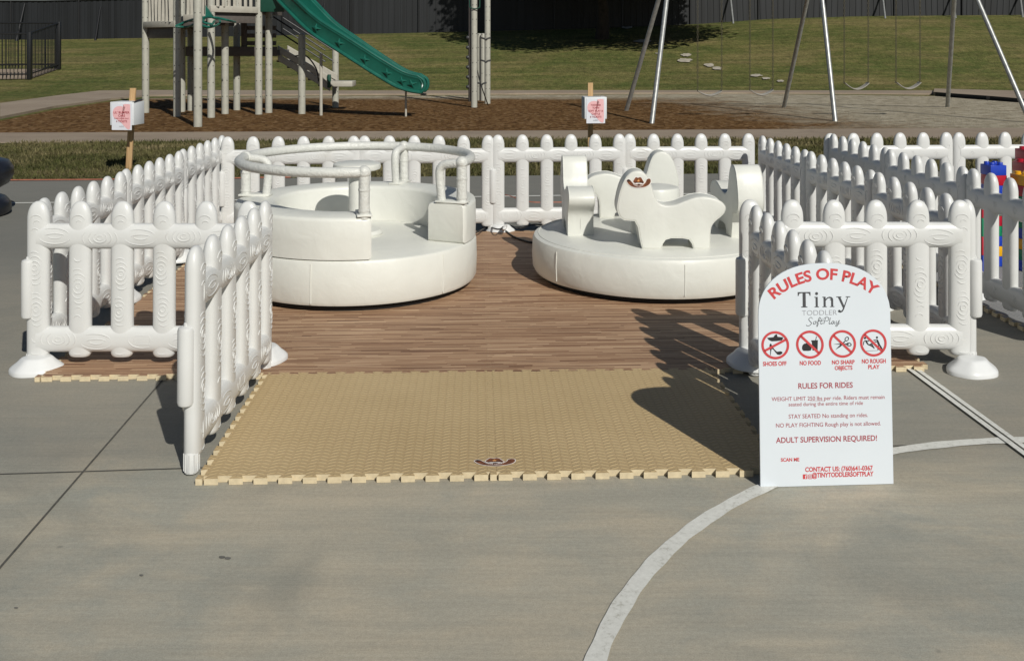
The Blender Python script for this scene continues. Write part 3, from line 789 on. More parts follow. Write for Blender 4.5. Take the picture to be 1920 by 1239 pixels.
for (i, j), lb in GL.items():
    o = g0 if first else g0.copy()
    if not first: C.objects.link(o)
    first = False; put(o, 0, 0, lb, 'grey foam tiles'); o.location = Vector((2.60-.05*j, 4.72+j*TD, 0))+ex*(i*TW); o.rotation_euler = (0, 0, R(3))

# ------------------------------------------------------------------ hat stickers
def hat_bm(s, text=True):
    """flat sticker in x, y, centred; s metres per drawing unit"""
    bm = BM(); cx, cy = 1180, 350
    brim = [(820, 300), (860, 260), (900, 265), (950, 310), (1000, 370), (1060, 405), (1150, 418), (1250, 416), (1330, 400), (1390, 345), (1420, 270), (1470, 238), (1520, 250), (1540, 310), (1510, 390), (1440, 450), (1350, 488), (1200, 506), (1080, 503), (950, 460), (870, 390)]
    crown = [(1015, 330), (1040, 270), (1080, 208), (1110, 195), (1150, 212), (1190, 203), (1220, 192), (1260, 215), (1292, 275), (1335, 350), (1300, 383), (1250, 366), (1100, 366), (1070, 380)]
    def grow(P, k):
        n = len(P); out = []
        for i in range(n):
            a, b = Vector(P[i-1]), Vector(P[(i+1) % n]); t = (b-a).normalized(); out.append((P[i][0]+t.y*k, P[i][1]-t.x*k))
        return out
    def put_(P, z, mi):
        f = face(bm, [((x-cx)*s, (cy-y)*s, z) for x, y in P], mi); return f
    sb, sc = smooth_poly(brim, 3), smooth_poly(crown, 3)
    put_(grow(sb, 16), .0006, 3); put_(grow(sc, 16), .0007, 3)
    put_(sb, .0010, 0); put_(sc, .0011, 0)
    put_([(1050, 385), (1110, 372), (1240, 372), (1310, 388), (1260, 410), (1100, 410)], .0013, 3)
    put_([(1140, 402), (1180, 392), (1230, 402), (1225, 430), (1150, 430)], .0014, 1)
    put_(smooth_poly([(822, 300), (862, 264), (900, 270), (950, 315), (900, 330), (860, 330)], 3), .0014, 1)
    put_([(1070, 378), (1050, 330), (1110, 345), (1240, 345), (1300, 330), (1310, 372), (1250, 364), (1100, 364)], .0014, 1)
    put_([(1172+(52 if k % 2 == 0 else 22)*math.sin(k*PI/5), 300-(52 if k % 2 == 0 else 22)*math.cos(k*PI/5)) for k in range(10)], .0016, 2)
    bmesh.ops.triangulate(bm, faces=bm.faces[:], ngon_method='EAR_CLIP')
    return bm
HATM = [M['hat'], M['hatdark'], M['star'], M['cream']]
def text_bm(txt, bold=0.0):
    c = bpy.data.curves.new('lettering_curve', 'FONT'); c.body = txt; c.offset = bold; c.resolution_u = 4
    o = bpy.data.objects.new('lettering_curve', c); C.objects.link(o)
    me = bpy.data.meshes.new_from_object(o.evaluated_get(bpy.context.evaluated_depsgraph_get()))
    bm = BM(); bm.from_mesh(me); bpy.data.objects.remove(o); bpy.data.curves.remove(c); bpy.data.meshes.remove(me)
    xs_ = [v.co.x for v in bm.verts]; x0, x1 = min(xs_), max(xs_)
    for v in bm.verts: v.co.x -= (x0+x1)/2
    return bm, x1-x0
def lettering(txt, w, caph, bold=0.0):
    """centred text in x, baseline y = 0, width w, capital height caph"""
    bm, w0_ = text_bm(txt, bold); hs = caph/.73
    for v in bm.verts: v.co.x *= w/w0_; v.co.y *= hs; v.co.z = 0
    return bm
def hat_with_words(s):
    bm = hat_bm(s)
    t = lettering('DATE VALLEY', 330*s, 38*s, .02)
    for v in t.verts: v.co.y += (350-486)*s+.9*v.co.x**2/(330*s); v.co.z = .0017
    join(bm, t, 3); return bm
p = G(928, 866, .022)
o = obj('hat_sticker', hat_with_words(.000193), HATM, None, smooth=0)
o.location = (p.x, p.y, .0225); o.rotation_euler = (0, 0, ROT)
tag(o, 'brown cowboy hat sticker with a star lying on the front edge of the tan tiles', 'sticker')

# ------------------------------------------------------------------ white picket fence panels
SP = .187; A_X, A_Y = .0495, .0295
ZT, ZB = .748, .058
def sell(a, b, n=36, e=2.5):
    out = []
    for k in range(n):
        t = k*2*PI/n; c, s_ = math.cos(t), math.sin(t)
        out.append((a*math.copysign(abs(c)**(2/e), c), b*math.copysign(abs(s_)**(2/e), s_)))
    return out
def surf_y(x, a, b, e=2.5):
    x = min(.98, abs(x)/a); return b*(1-x**e)**(1/e)
def ridge(bm, pts, ysurf, r=.0032):
    rnd_w = random.uniform(.8, 1.1)
    for sg in (-1, 1):
        path = [(x, sg*(ysurf(x, z)-.0004), z) for x, z in pts]
        n = len(path); tube(bm, path, [r*rnd_w*(.45+.55*math.sin(PI*min(1, max(0, (i+.4)/(n-.2))))) for i in range(n)], 6)
def arcpts(cx, cz, rx, rz, a0, a1, n=10):
    return [(cx+rx*math.cos(R(a0+(a1-a0)*i/n)), cz+rz*math.sin(R(a0+(a1-a0)*i/n))) for i in range(n+1)]
def picket_bm(seed, end=0):
    rnd = random.Random(seed); bm = BM(); base = sell(A_X, A_Y)
    lv = [(ZB, .80), (ZB+.006, .93), (ZB+.016, 1.0)]+[(z, 1) for z in (.2, .4, .62)]
    dome = .082
    for i in range(9):
        t = i/8; lv.append((ZT-dome+dome*math.sin(t*PI/2), max(.02, math.cos(t*PI/2)**.85)))
    loft(bm, [[(x*k, y*(k if k > .3 else k), z) for x, y in base] for z, k in lv])
    ys = lambda x, z: surf_y(x, A_X, A_Y)*(math.cos(math.asin(min(.99, max(0, (z-(ZT-dome))/dome))))**.85)
    def knot(z, s_, off):
        ridge(bm, arcpts(off-.004, z, .044*s_ if s_ < 1 else .043, .072*s_, 62, 118, 6), ys); ridge(bm, arcpts(off+.004, z, .043, .074*s_, 238, 300, 6), ys)
        ridge(bm, arcpts(off, z, .012*s_, .013*s_, 0, 350, 14), ys)
        ridge(bm, arcpts(off, z, .023*s_, .030*s_, 20, 165), ys); ridge(bm, arcpts(off, z, .024*s_, .032*s_, 200, 350), ys)
        ridge(bm, arcpts(off, z, .034*s_, .052*s_, 35, 130), ys); ridge(bm, arcpts(off, z, .034*s_, .052*s_, 215, 320), ys)
    # cap
    ridge(bm, arcpts(.0, ZT-.085, .028, .026, 15, 165), ys); ridge(bm, arcpts(.004, ZT-.098, .015, .015, 20, 170, 8), ys)
    k = seed % 3
    if end or k == 0: knot(.455, 1.0, -.004); knot(.272, 1.0, .003)
    elif k == 1: knot(.375, 1.05, .002); ridge(bm, arcpts(0, .50, .018, .016, 190, 330, 7), ys); ridge(bm, arcpts(.002, .262, .018, .02, 30, 150, 7), ys); ridge(bm, arcpts(-.002, .225, .018, .02, 30, 160, 7), ys)
    else: knot(.43, .95, .004); ridge(bm, arcpts(-.004, .30, .02, .02, 200, 330, 7), ys); knot(.262, .85, -.003)
    ridge(bm, arcpts(0, .085, .022, .014, 200, 340, 7), ys, .002)
    if end:
        ridge(bm, arcpts(end*.004, .60, .022, .03, 30, 140), ys); ridge(bm, arcpts(0, .155, .02, .03, 200, 320), ys)
    return bm
def rail_bm(zc, L, flower=False, seed=1, slot=False):
    bm = BM(); hh, b = .0565, .0325
    prof_ = sell(hh, b)
    loft(bm, [[(x, y, zc+a) for a, y in prof_] for x in (.0, L*.25, L*.5, L*.75, L)])
    ys = lambda x, z: surf_y(z-zc, hh, b)
    rnd = random.Random(seed)
    if flower:
        for i in range(5):
            cx = SP*(i+.5)
            for k in range(8):
                a = k*PI/4; ridge(bm, [(cx+.006*math.cos(a), zc+.006*math.sin(a)), (cx+.022*math.cos(a), zc+.022*math.sin(a))], ys, .0028)
    else:
        for i in range(5):
            cx = SP*(i+.5)+rnd.uniform(-.01, .01); z = zc+rnd.uniform(-.006, .006)
            if slot and i == 2:
                ridge(bm, [(cx-.03, z-.016), (cx-.036, z), (cx-.03, z+.018), (cx+.03, z+.018), (cx+.036, z), (cx+.03, z-.018), (cx-.03, z-.018)], ys, .0022); ridge(bm, arcpts(cx, z, .062, .036, 165, 300), ys); continue
            if i % 2 == seed % 2:
                ridge(bm, arcpts(cx, z, .014, .010, 0, 350, 14), ys); ridge(bm, arcpts(cx, z, .03, .021, 120, 420, 14), ys); ridge(bm, arcpts(cx, z, .05, .034, -50, 50), ys); ridge(bm, arcpts(cx, z, .05, .034, 130, 230), ys); ridge(bm, arcpts(cx-.02, z, .058, .040, 140, 215), ys); ridge(bm, arcpts(cx+.02, z, .055, .038, -40, 40), ys)
            else:
                ridge(bm, arcpts(cx, z, .045, .012, 20, 170), ys); ridge(bm, arcpts(cx, z-.004, .07, .030, 190, 345), ys); ridge(bm, arcpts(cx-.01, z+.002, .075, .032, 20, 120), ys); ridge(bm, arcpts(cx, z, .03, .010, 180, 360, 8), ys)
    return bm
def barrel_bm(x, z0, z1, r=.029):
    y = .016; bm = BM(); lathe(bm, [(r*.5, z0), (r*.9, z0+.006), (r, z0+.016), (r, z1-.016), (r*.9, z1-.006), (r*.5, z1), ], x, y, 24)
    lathe(bm, [(.009, z1-.002), (.009, z1+.008), (.005, z1+.011)], x, y, 10); return bm
def peg_bm(x):
    bm = BM(); lathe(bm, [(.0225, .006), (.0245, .012), (.0245, .075), (.0215, .08), (.0215, .2)], x, 0, 20)
    for k in range(10):
        a = k*2*PI/10; tube(bm, [(x+.0245*math.cos(a), .0245*math.sin(a), .012), (x+.0245*math.cos(a), .0245*math.sin(a), .07)], .0028, 5)
    return bm
def spiral_pts(cx, cz, sg):
    return [(cx+sg*(.004+.0016*i)*math.cos(i*.5), cz+(.004+.0016*i)*math.sin(i*.5)) for i in range(16)]
def make_panel(flower=False):
    root = bpy.data.objects.new('picket_fence_panel', None); C.objects.link(root)
    for i in range(6):
        e = -1 if i == 0 else (1 if i == 5 else 0)
        if flower:
            bm = picket_plain(e)
        else: bm = picket_bm(i, e)
        bmesh.ops.translate(bm, verts=bm.verts[:], vec=(i*SP, 0, 0))
        o = obj('end_post' if e else 'picket', bm, M['plastic'], root, 40)
        if e:
            px = -.026 if e < 0 else 5*SP+.026
            obj('peg', peg_bm(px), M['plastic'], o, 40)
            if e < 0: obj('hinge_barrel', barrel_bm(-.040, .228, .492), M['plastic'], o, 40)
    obj('top_rail', rail_bm(.592, 5*SP, flower, 1), M['plastic'], root, 40)
    obj('bottom_rail', rail_bm(.134, 5*SP, flower, 2, not flower), M['plastic'], root, 40)
    return root
def picket_plain(e):
    bm = BM(); base = sell(A_X, A_Y); dome = .082
    lv = [(ZB, .80), (ZB+.006, .93), (ZB+.016, 1.0), (.3, 1), (.6, 1)]
    for i in range(9):
        t = i/8; lv.append((ZT-dome+dome*math.sin(t*PI/2), max(.02, math.cos(t*PI/2)**.85)))
    loft(bm, [[(x*k, y*k, z) for x, y in base] for z, k in lv])
    if e:
        ys = lambda x, z: surf_y(x, A_X, A_Y)
        ridge(bm, spiral_pts(.0, .645, -e), ys); ridge(bm, [(-e*.025, .645), (-e*.02, .60), (0, .55), (e*.024, .50), (e*.02, .45)], ys); ridge(bm, spiral_pts(0, .35, e), ys)
    return bm
pan = make_panel(); flo = make_panel(True)
PITCH = 5*SP+.1
used = {'w': False, 'f': False}
def place(kind, x, y, ang, label, flip=False):
    src = pan if kind == 'w' else flo
    o = copy_tree(src) if used[kind] else src
    used[kind] = True
    o.location = (x, y, 0); o.rotation_euler = (random.uniform(-.006, .006), random.uniform(-.004, .004), R(ang)+random.uniform(-.008, .008))
    if flip: o.scale = (1, -1, 1)
    tag(o, label, 'fence panel', 'white plastic picket fence panels'); return o
place('w', -2.115, 4.455, 0.4, 'white picket panel facing the camera at the front left, beside the entrance', True)
pe = place('w', -1.084, 3.40, 90.3, 'white picket panel running back along the left side of the tan entrance mat')
pe.scale = (1.05, 1, 1.022)
place('w', 1.062, 3.40, 90.4, 'shaded white picket panel running back behind the rules sign')
place('w', 1.075, 4.50, -1.6, 'white picket panel facing the camera at the front right, partly behind the rules sign', True)
for k, lb in enumerate(('white picket panel of the left fence nearest the camera', 'white picket panel in the middle of the left fence', 'white picket panel of the left fence at the back corner')):
    a = 91.3; place('w', -2.135+k*PITCH*math.cos(R(a)), 4.545+k*PITCH*math.sin(R(a)), a, lb)
for k, lb in enumerate(('white picket panel of the back fence in its left corner, behind the bench ride', 'white picket panel of the back fence behind the ride\'s round table', 'white picket panel of the back fence between the two rides, behind the leftmost horse', 'white picket panel of the back fence at its right corner, behind the tallest horse head')):
    a = 4.2; place('w', -2.127+k*(PITCH-.022)*math.cos(R(a)), 7.463+k*(PITCH-.022)*math.sin(R(a)), a, lb)
for k, lb in enumerate(('shaded white picket panel of the right fence nearest the camera', 'shaded white picket panel in the middle of the right fence', 'shaded white picket panel of the right fence at the back corner by the horse ride')):
    a = 93.2; place('w', 2.055+k*(PITCH+.01)*math.cos(R(a)), 4.50+k*(PITCH+.01)*math.sin(R(a)), a, lb, True)
for k, lb in enumerate(('plain white picket panel in front of the colourful brick towers at the right edge', 'plain white picket panel in the middle of the fence beside the brick towers', 'plain white picket panel at the far end of the fence beside the brick towers')):
    a = 93.4; place('f', 2.638+k*PITCH*math.cos(R(a)), 4.66+k*PITCH*math.sin(R(a)), a, lb)
for k, lb in enumerate(('white picket panel with embossed flowers on its rail, behind the plain side fence', 'white picket panel with embossed flowers on its rail at the right edge, behind the bricks')):
    a = 4.0; place('f', 2.47+k*PITCH*math.cos(R(a)), 7.74+k*PITCH*math.sin(R(a)), a, lb)
# weighted feet
def foot_bm():
    bm = BM(); n = 40; rings = []
    for z, k, e in ((.0, 1.0, 0), (.014, 1.0, 0), (.020, .965, 0), (.030, .87, 0), (.045, .70, 0), (.057, .60, 0), (.063, .54, 0), (.065, .46, 0), (.066, .2, 0)):
        ring = []
        for i in range(n):
            a = i*2*PI/n; q = 1+.035*math.cos(6*a)*(1 if z > .015 else .6); ring.append((.114*k*q*math.cos(a), .094*k*q*math.sin(a), z))
        rings.append(ring)
    loft(bm, rings)
    return bm
ft = None
FEET = [(-2.105, 4.42, .0, 10, 'white plastic fence foot at the front left corner'), (-1.115, 4.50, .022, 70, 'white plastic fence foot at the inner end of the left entrance panel'),
        (1.055, 4.44, .022, 100, 'half shaded white fence foot left of the rules sign'), (2.03, 4.40, .0, 15, 'white plastic fence foot at the front right corner'),
        (-2.16, 5.535, .022, 90, 'white fence foot at the nearer joint of the left fence'), (-2.185, 6.57, .022, 80, 'white fence foot at the farther joint of the left fence'), (-2.19, 7.50, .0, 45, 'white fence foot at the back left corner'),
        (-1.11, 7.53, .022, 0, 'white fence foot at the back fence joint behind the bench ride'), (-.085, 7.60, .0, 0, 'white fence foot at the back fence joint between the two rides, by the black cables'), (.925, 7.67, .0, 0, 'white fence foot at the back fence joint behind the horse ride'),
        (1.87, 7.70, .0, 60, 'white fence foot at the back right corner'), (2.0, 5.49, .0, 90, 'white fence foot at the nearer joint of the right fence'), (1.94, 6.53, .0, 90, 'white fence foot at the farther joint of the right fence'),
        (2.585, 5.64, .0, 90, 'white fence foot at the nearer joint of the fence beside the bricks'), (2.52, 6.67, .0, 90, 'white fence foot at the farther joint of the fence beside the bricks'), (2.46, 7.72, .0, 30, 'white fence foot at the back corner of the brick enclosure')]
for x, y, z, a, lb in FEET:
    if ft is None: ft = o = obj('fence_foot', foot_bm(), M['foot'], None, 45)
    else: o = ft.copy(); C.objects.link(o)
    o.location = (x, y, z+.001); o.rotation_euler = (0, 0, R(a)); tag(o, lb, 'fence foot', 'white plastic fence feet')

# ------------------------------------------------------------------ ride with a round bench
def padded_disc(bm, cx, cy, rad, z0, z1, b=.022, n=96):
    lathe(bm, [(rad-b*1.6, z0), (rad-b*.5, z0+b*.3), (rad, z0+b*1.2), (rad+.004, (z0+z1)/2), (rad, z1-b), (rad-b*.3, z1-b*.3), (rad-b, z1), (rad*.5, z1+.004), (.02, z1+.005)], cx, cy, n)
B1 = Vector((-.93, 5.985, 0)); BR = .715
r1 = thing('bench_ride', B1, 'round white padded ride with a curved bench, tube rail and small centre table', 'soft play ride')
bm = BM(); padded_disc(bm, 0, 0, BR, .052, .30); obj('platform', bm, M['vinyl'], r1)
bm = BM(); lathe(bm, [(BR-.05, .0225), (BR-.046, .03), (BR-.048, .06)], 0, 0, 64); obj('base', bm, M['blackbase'], r1)
def seam_v(bm, rad, ang, z0, z1): tube(bm, [(rad*math.cos(ang), rad*math.sin(ang), z0), ((rad+.004)*math.cos(ang), (rad+.004)*math.sin(ang), (z0+z1)/2), (rad*math.cos(ang), rad*math.sin(ang), z1)], .0028, 6)
bm = BM()
for a in (-101, -40, 20, 80, 140, 200): seam_v(bm, BR+.001, R(a), .07, .28)
tube(bm, [((BR-.012)*math.cos(k*2*PI/96), (BR-.012)*math.sin(k*2*PI/96), .293) for k in range(96)], .004, 6, closed=True)
obj('seams', bm, M['vinyl'], r1)
bm = BM(); a0, a1 = R(-22), R(284); ri, ro, z0, z1, b = .475, BR-.004, .303, .525, .02
sec = [(ri, z0), (ro, z0), (ro+.002, z0+.1), (ro, z1-b), (ro-b*.3, z1-b*.3), (ro-b, z1), ((ri+ro)/2, z1+.008), (ri+b, z1), (ri+b*.3, z1-b*.3), (ri, z1-b)]
rings = []
N = 100
for i in range(N+1):
    a = a0+(a1-a0)*i/N; rings.append([(r_*math.cos(a), r_*math.sin(a), z) for r_, z in sec])
def shrink(ring, k, push):
    c = sum((Vector(p) for p in ring), Vector())/len(ring); t = Vector((-c.y, c.x, 0)).normalized()*push
    return [tuple(c+(Vector(p)-c)*k+t) for p in ring]
rings = [shrink(rings[0], .93, -.012)]+rings+[shrink(rings[-1], .93, .012)]
loft(bm, rings); obj('bench', bm, M['vinyl'], r1, 50)
RZ, RR = .762, .682
bm = BM(); pth = [(RR*math.cos(R(a)), RR*math.sin(R(a)), RZ) for a in range(-20, 283, 4)]
tube(bm, pth, .0285, 14); obj('rail', bm, M['wrap'], r1, 60)
for a, inner in ((-20, True), (72, True), (176, True), (282, False)):
    c, s_ = math.cos(R(a)), math.sin(R(a)); bm = BM()
    tube(bm, [(RR*c, RR*s_, .515), (RR*c, RR*s_, RZ)], .030, 14)
    bmesh.ops.create_icosphere(bm, subdivisions=3, radius=.0365, matrix=Matrix.Translation((RR*c, RR*s_, RZ)))
    for zc in (.56, .67): tube(bm, [(RR*c, RR*s_, zc-.005), (RR*c, RR*s_, zc+.005)], .0325, 14)
    if inner:
        ra, rb = RR-.14, RR-.125
        tube(bm, smooth_path([(RR*c, RR*s_, RZ-.005), ((ra+.05)*c, (ra+.05)*s_, RZ-.012), ((ra+.008)*c, (ra+.008)*s_, RZ-.035), (ra*c, ra*s_, RZ-.09), (rb*c, rb*s_, .515)], 5), .025, 14)
    obj('rail_post', bm, M['wrap'], r1, 60)
    bm = BM(); d = Matrix.Rotation(R(a), 4, 'Z')
    bm2 = BM(); box(bm2, (RR-.06, 0, .535), (.19, .08, .012), bev=.004); bmesh.ops.transform(bm2, matrix=d, verts=bm2.verts[:]); join(bm, bm2); obj('rail_plate', bm, M['vinyl'], r1)
tb = thing('centre_table', (0, 0, 0), None, None); tb.parent = r1
bm = BM(); lathe(bm, [(.12, .690), (.139, .697), (.143, .712), (.139, .728), (.12, .735), (.01, .737)], 0, 0, 48); obj('table_top', bm, M['vinyl'], tb)
bm = BM(); lathe(bm, [(.05, .31), (.05, .692)], 0, 0, 28); obj('column', bm, M['vinyl'], tb)
bm = BM(); lathe(bm, [(.15, .303), (.155, .318), (.14, .335), (.05, .34)], 0, 0, 48); obj('table_foot', bm, M['vinyl'], tb)

# ------------------------------------------------------------------ ride with four foam horses
B2 = Vector((.885, 6.165, 0)); HR = .757
r2 = thing('horse_ride', B2, 'round white padded ride with four chunky white foam horses', 'soft play ride')
bm = BM(); padded_disc(bm, 0, 0, HR, .05, .278, .03); obj('platform', bm, M['vinyl'], r2)
bm = BM(); lathe(bm, [(HR-.06, .0225), (HR-.056, .03), (HR-.058, .06)], 0, 0, 64); obj('base', bm, M['blackbase'], r2)
bm = BM()
for a in (-146, -86, -26, 34, 94, 154): seam_v(bm, HR+.001, R(a), .08, .25)
tube(bm, [((HR-.035)*math.cos(k*2*PI/96), (HR-.035)*math.sin(k*2*PI/96), .2795) for k in range(96)], .003, 6, closed=True)
obj('seams', bm, M['vinyl'], r2)
bm = BM(); lathe(bm, [(.15, .28), (.152, .4), (.15, .545), (.142, .562), (.12, .568), (.01, .57)], 0, 0, 40); obj('hub', bm, M['vinyl'], r2)
hp = [(935, 627), (907, 605), (893, 555), (900, 500), (915, 440), (940, 380), (973, 343), (1010, 330), (1048, 338), (1080, 370), (1103, 430), (1120, 485), (1145, 522), (1190, 540), (1250, 535), (1310, 512), (1370, 492), (1430, 488), (1490, 500), (1530, 520), (1550, 548), (1543, 580), (1520, 606), (1485, 635), (1463, 670), (1456, 720)]
legp = [(1457, 803), (1355, 803), (1350, 772), (1330, 744), (1290, 736), (1220, 736), (1186, 746), (1168, 770), (1163, 803), (1045, 803), (1031, 740), (1020, 672), (1000, 632)]
top = smooth_path([(a, b, 0) for a, b in hp], 3)
out = [(p.x, p.y) for p in top]+legp
HS = .000935; HT = .08
hprof = [((a-1251)*HS, (803-b)*HS) for a, b in out]
bm = BM(); prism(bm, hprof, -HT, HT, 'y', .009)
edge_ = hprof
horse = obj('foam_horse', bm, M['vinyl'], r2, 40)
def horse_piping():
    bm = BM()
    for y in (-HT+.001, HT-.001):
        loop = [(x, y+(.003 if y < 0 else -.003), z) for x, z in hprof]
        tube(bm, [Vector(p) for p in loop], .0022, 5, closed=True)
    tube(bm, [(.192, -.0, .04), (.193, 0, .13), (.235, 0, .19)], .003, 5)
    return bm
obj('piping', horse_piping(), M['vinyl'], horse)
horse.location = (.05, -.41, .279)
horse['label'] = 'foam horse facing left with a cowboy hat sticker on its head'
hs = [horse]
for x, y, a in ((-.475, .09, -88), (-.105, .585, 180), (.50, .04, 94)):
    c = copy_tree(horse); c.parent = r2; c.location = (x, y, .279); c.rotation_euler = (0, 0, R(a)); del c['label']; hs.append(c)
hb = hat_with_words(.000190); o = obj('hat_sticker', hb, HATM, horse, smooth=0)
o.rotation_euler = (R(90), 0, 0); o.location = ((1022-1251)*HS, -HT-.0015, (803-397)*HS)

# ------------------------------------------------------------------ rules sign
SG0, SG1 = G(1426, 914), G(1675.5, 907.5)
SW = (SG1-SG0).length; SA = math.atan2(SG1.y-SG0.y, SG1.x-SG0.x); KX = SW/249.5; KZ = .001762
sg = thing('rules_sign', (SG0.x, SG0.y, .001), 'white arched board with the red rules of play, leaning on the entrance fence', 'sign', rz=SA)
sg.rotation_euler = (R(-2.5), 0, SA)
SH = 411*KZ; side = (914-600)*KZ
outl = [(0, 0), (SW, 0), (SW, side)]
for i in range(1, 30):
    a = PI*i/30; outl.append((SW/2+SW/2*math.copysign(abs(math.cos(a))**.86, math.cos(a)), side+(SH-side)*math.sin(a)**.9))
outl.append((0, side))
bm = BM(); prism(bm, outl, 0, .006, 'y', .0008, bseg=1); obj('board', bm, M['board'], sg, 30)
def sx_(u): return (u-1426)*KX
def sz_(u, v): return (914-(u-1426)*6.5/249.5-v)*KZ
def stick(name, bm, m, lift=.0006):
    """flat drawing in x, y -> on the front face of the board"""
    for v in bm.verts: v.co = Vector((v.co.x, -lift-v.co.z, v.co.y))
    return obj(name, bm, m, sg, smooth=0)
def line(txt, u, v, w, cap, m, bold=.0):
    bm = lettering(txt, w*KX, cap*KZ, bold); sl_ = 0
    for q in bm.verts: q.co.x += sx_(u); q.co.y += sz_(u, v)
    return stick('lettering', bm, M[m])
def zx(a): return 1400+a/2.753
def zy(b): return 480+b/2.753
for txt, cx_, base, w, cap, m, bold in (
    ('SHOES OFF', 153, 580, 122, 22, 'red', .03), ('NO FOOD', 337, 575, 110, 22, 'red', .03), ('NO SHARP', 508, 569, 118, 21, 'red', .03), ('OBJECTS', 509, 598, 92, 21, 'red', .03),
    ('NO ROUGH', 667, 563, 125, 22, 'red', .03), ('PLAY', 667, 592, 60, 21, 'red', .03), ('RULES FOR RIDES', 414, 692, 282, 29, 'darkred', .015),
    ('WEIGHT LIMIT 250 lbs per ride. Riders must remain', 427, 752, 585, 21, 'darkred', .0), ('seated during the entire time of ride', 414, 780, 385, 20, 'darkred', .0),
    ('STAY SEATED No standing on rides.', 426, 842, 410, 22, 'darkred', .0), ('NO PLAY FIGHTING Rough play is not allowed.', 426, 886, 542, 22, 'darkred', .0),
    ('ADULT SUPERVISION REQUIRED!', 415, 964, 522, 29, 'darkred', .015), ('SCAN ME', 225, 1063, 95, 18, 'red', .03), ('CONTACT US: (760)641-0367', 477, 1111, 350, 24, 'red', .03), ('@TINYTODDLERSOFTPLAY', 496, 1140, 318, 24, 'red', .03)):
    line(txt, zx(cx_), zy(base), w/2.753, cap/2.753, m, bold)
# underline below the weight
bm = BM(); u0, u1 = zx(333), zx(407); face(bm, [(sx_(u0), sz_(u0, zy(757)), 0), (sx_(u1), sz_(u1, zy(757)), 0), (sx_(u1), sz_(u1, zy(757))+.0008, 0), (sx_(u0), sz_(u0, zy(757))+.0008, 0)]); stick('underline', bm, M['darkred'])
# arched headline
bm = lettering('RULES OF PLAY', 1.0, 21*KZ, .03)
rad = 152*KX; cu, cv = 1553, 684; span = R(77)
for q in bm.verts:
    a = PI/2+R(1.2)-q.co.x*span; r_ = rad+q.co.y; q.co = Vector((sx_(cu)+r_*math.cos(a), sz_(cu, cv)+r_*math.sin(a), 0))
stick('headline_lettering', bm, M['red'])
# serif wordmark drawn by hand (drawing units: cap height 80, baseline 0)
def poly(bm, P, mi=0): face(bm, [(x, y, 0) for x, y in P], mi)
bm = BM()
poly(bm, [(0, 80), (66, 80), (66, 60), (62, 60), (58, 72), (41, 75), (25, 75), (8, 72), (4, 60), (0, 60)])
poly(bm, [(25, 76), (41, 76), (41, 4), (25, 4)]); poly(bm, [(17, 4.5), (49, 4.5), (49, 0), (17, 0)])
def stem(x, w=11, h=54):
    poly(bm, [(x, h), (x+w, h), (x+w, 3), (x, 3)]); poly(bm, [(x-6, h), (x+1, h), (x+1, h-4), (x-6, h-4)]); poly(bm, [(x-6, 3.5), (x+w+6, 3.5), (x+w+6, 0), (x-6, 0)])
stem(92); poly(bm, [(97.5+8*math.cos(k*PI/7), 71+8*math.sin(k*PI/7)) for k in range(14)])
stem(133); stem(172, 11, 40)
poly(bm, [(143, 40), (152, 50), (164, 54), (175, 52), (182, 45), (183, 38), (172, 38), (170, 44), (163, 47), (155, 45), (147, 36), (143, 32)])
poly(bm, [(206, 54), (219, 54), (240, 5), (234, -8)]); poly(bm, [(199, 54), (226, 54), (226, 50), (199, 50)])
poly(bm, [(258, 54), (262, 54), (238, -14), (230, -26), (220, -30), (213, -28), (213, -20), (222, -22), (229, -16), (235, -4)]); poly(bm, [(248, 54), (272, 54), (272, 50), (248, 50)])
poly(bm, [(214+7*math.cos(k*PI/6), -22+7*math.sin(k*PI/6)) for k in range(12)])
bmesh.ops.triangulate(bm, faces=bm.faces[:], ngon_method='EAR_CLIP')
k_ = (1599.8-1500.6)*KX/272
for q in bm.verts: q.co = Vector((q.co.x*k_+sx_(1500.6), q.co.y*(28.6*KZ/80)+sz_(1550, 581.5), 0))
stick('wordmark', bm, M['ink'])
bm = lettering('TODDLER', 66*KX, 10*KZ, -.012)
for q in bm.verts: q.co.x += sx_(1541); q.co.y += sz_(1541, 596.5)
stick('wordmark_lettering', bm, M['grayprint'])
# handwriting
def stroke(bm, pts, w):
    P = smooth_path([(x, y, 0) for x, y in pts], 5); n = len(P)
    L = []
    for i, p in enumerate(P):
        t = (P[min(i+1, n-1)]-P[max(i-1, 0)]).normalized(); nr = Vector((-t.y, t.x, 0)); ww = w*(.6+.4*math.sin(PI*i/(n-1)))
        L.append([p+nr*ww, p-nr*ww])
    loft(bm, L, closed=False, caps=False)
bm = BM()
for pts in ([(352, 340), (344, 332), (332, 342), (338, 352), (346, 362), (336, 374), (322, 376), (320, 370)],
            [(366, 352), (358, 356), (356, 366), (364, 366), (370, 358), (366, 352), (374, 354)],
            [(374, 362), (392, 340), (390, 332), (384, 340), (374, 374), (376, 378), (384, 360)],
            [(384, 352), (396, 350)], [(402, 336), (394, 360), (398, 366), (408, 358)], [(392, 350), (412, 347)],
            [(420, 334), (410, 366)], [(408, 340), (422, 331), (436, 334), (434, 346), (418, 352)],
            [(446, 332), (438, 360), (442, 365), (450, 358)], [(464, 350), (455, 351), (450, 362), (456, 365), (464, 352), (464, 364), (470, 362)],
            [(476, 348), (474, 360), (480, 362), (490, 346)], [(492, 345), (484, 368), (476, 377), (472, 372), (482, 366), (496, 360)]):
    stroke(bm, [(sx_(zx(a)), sz_(zx(a), zy(b))) for a, b in pts], .55*KX)
stick('handwriting', bm, M['ink'])
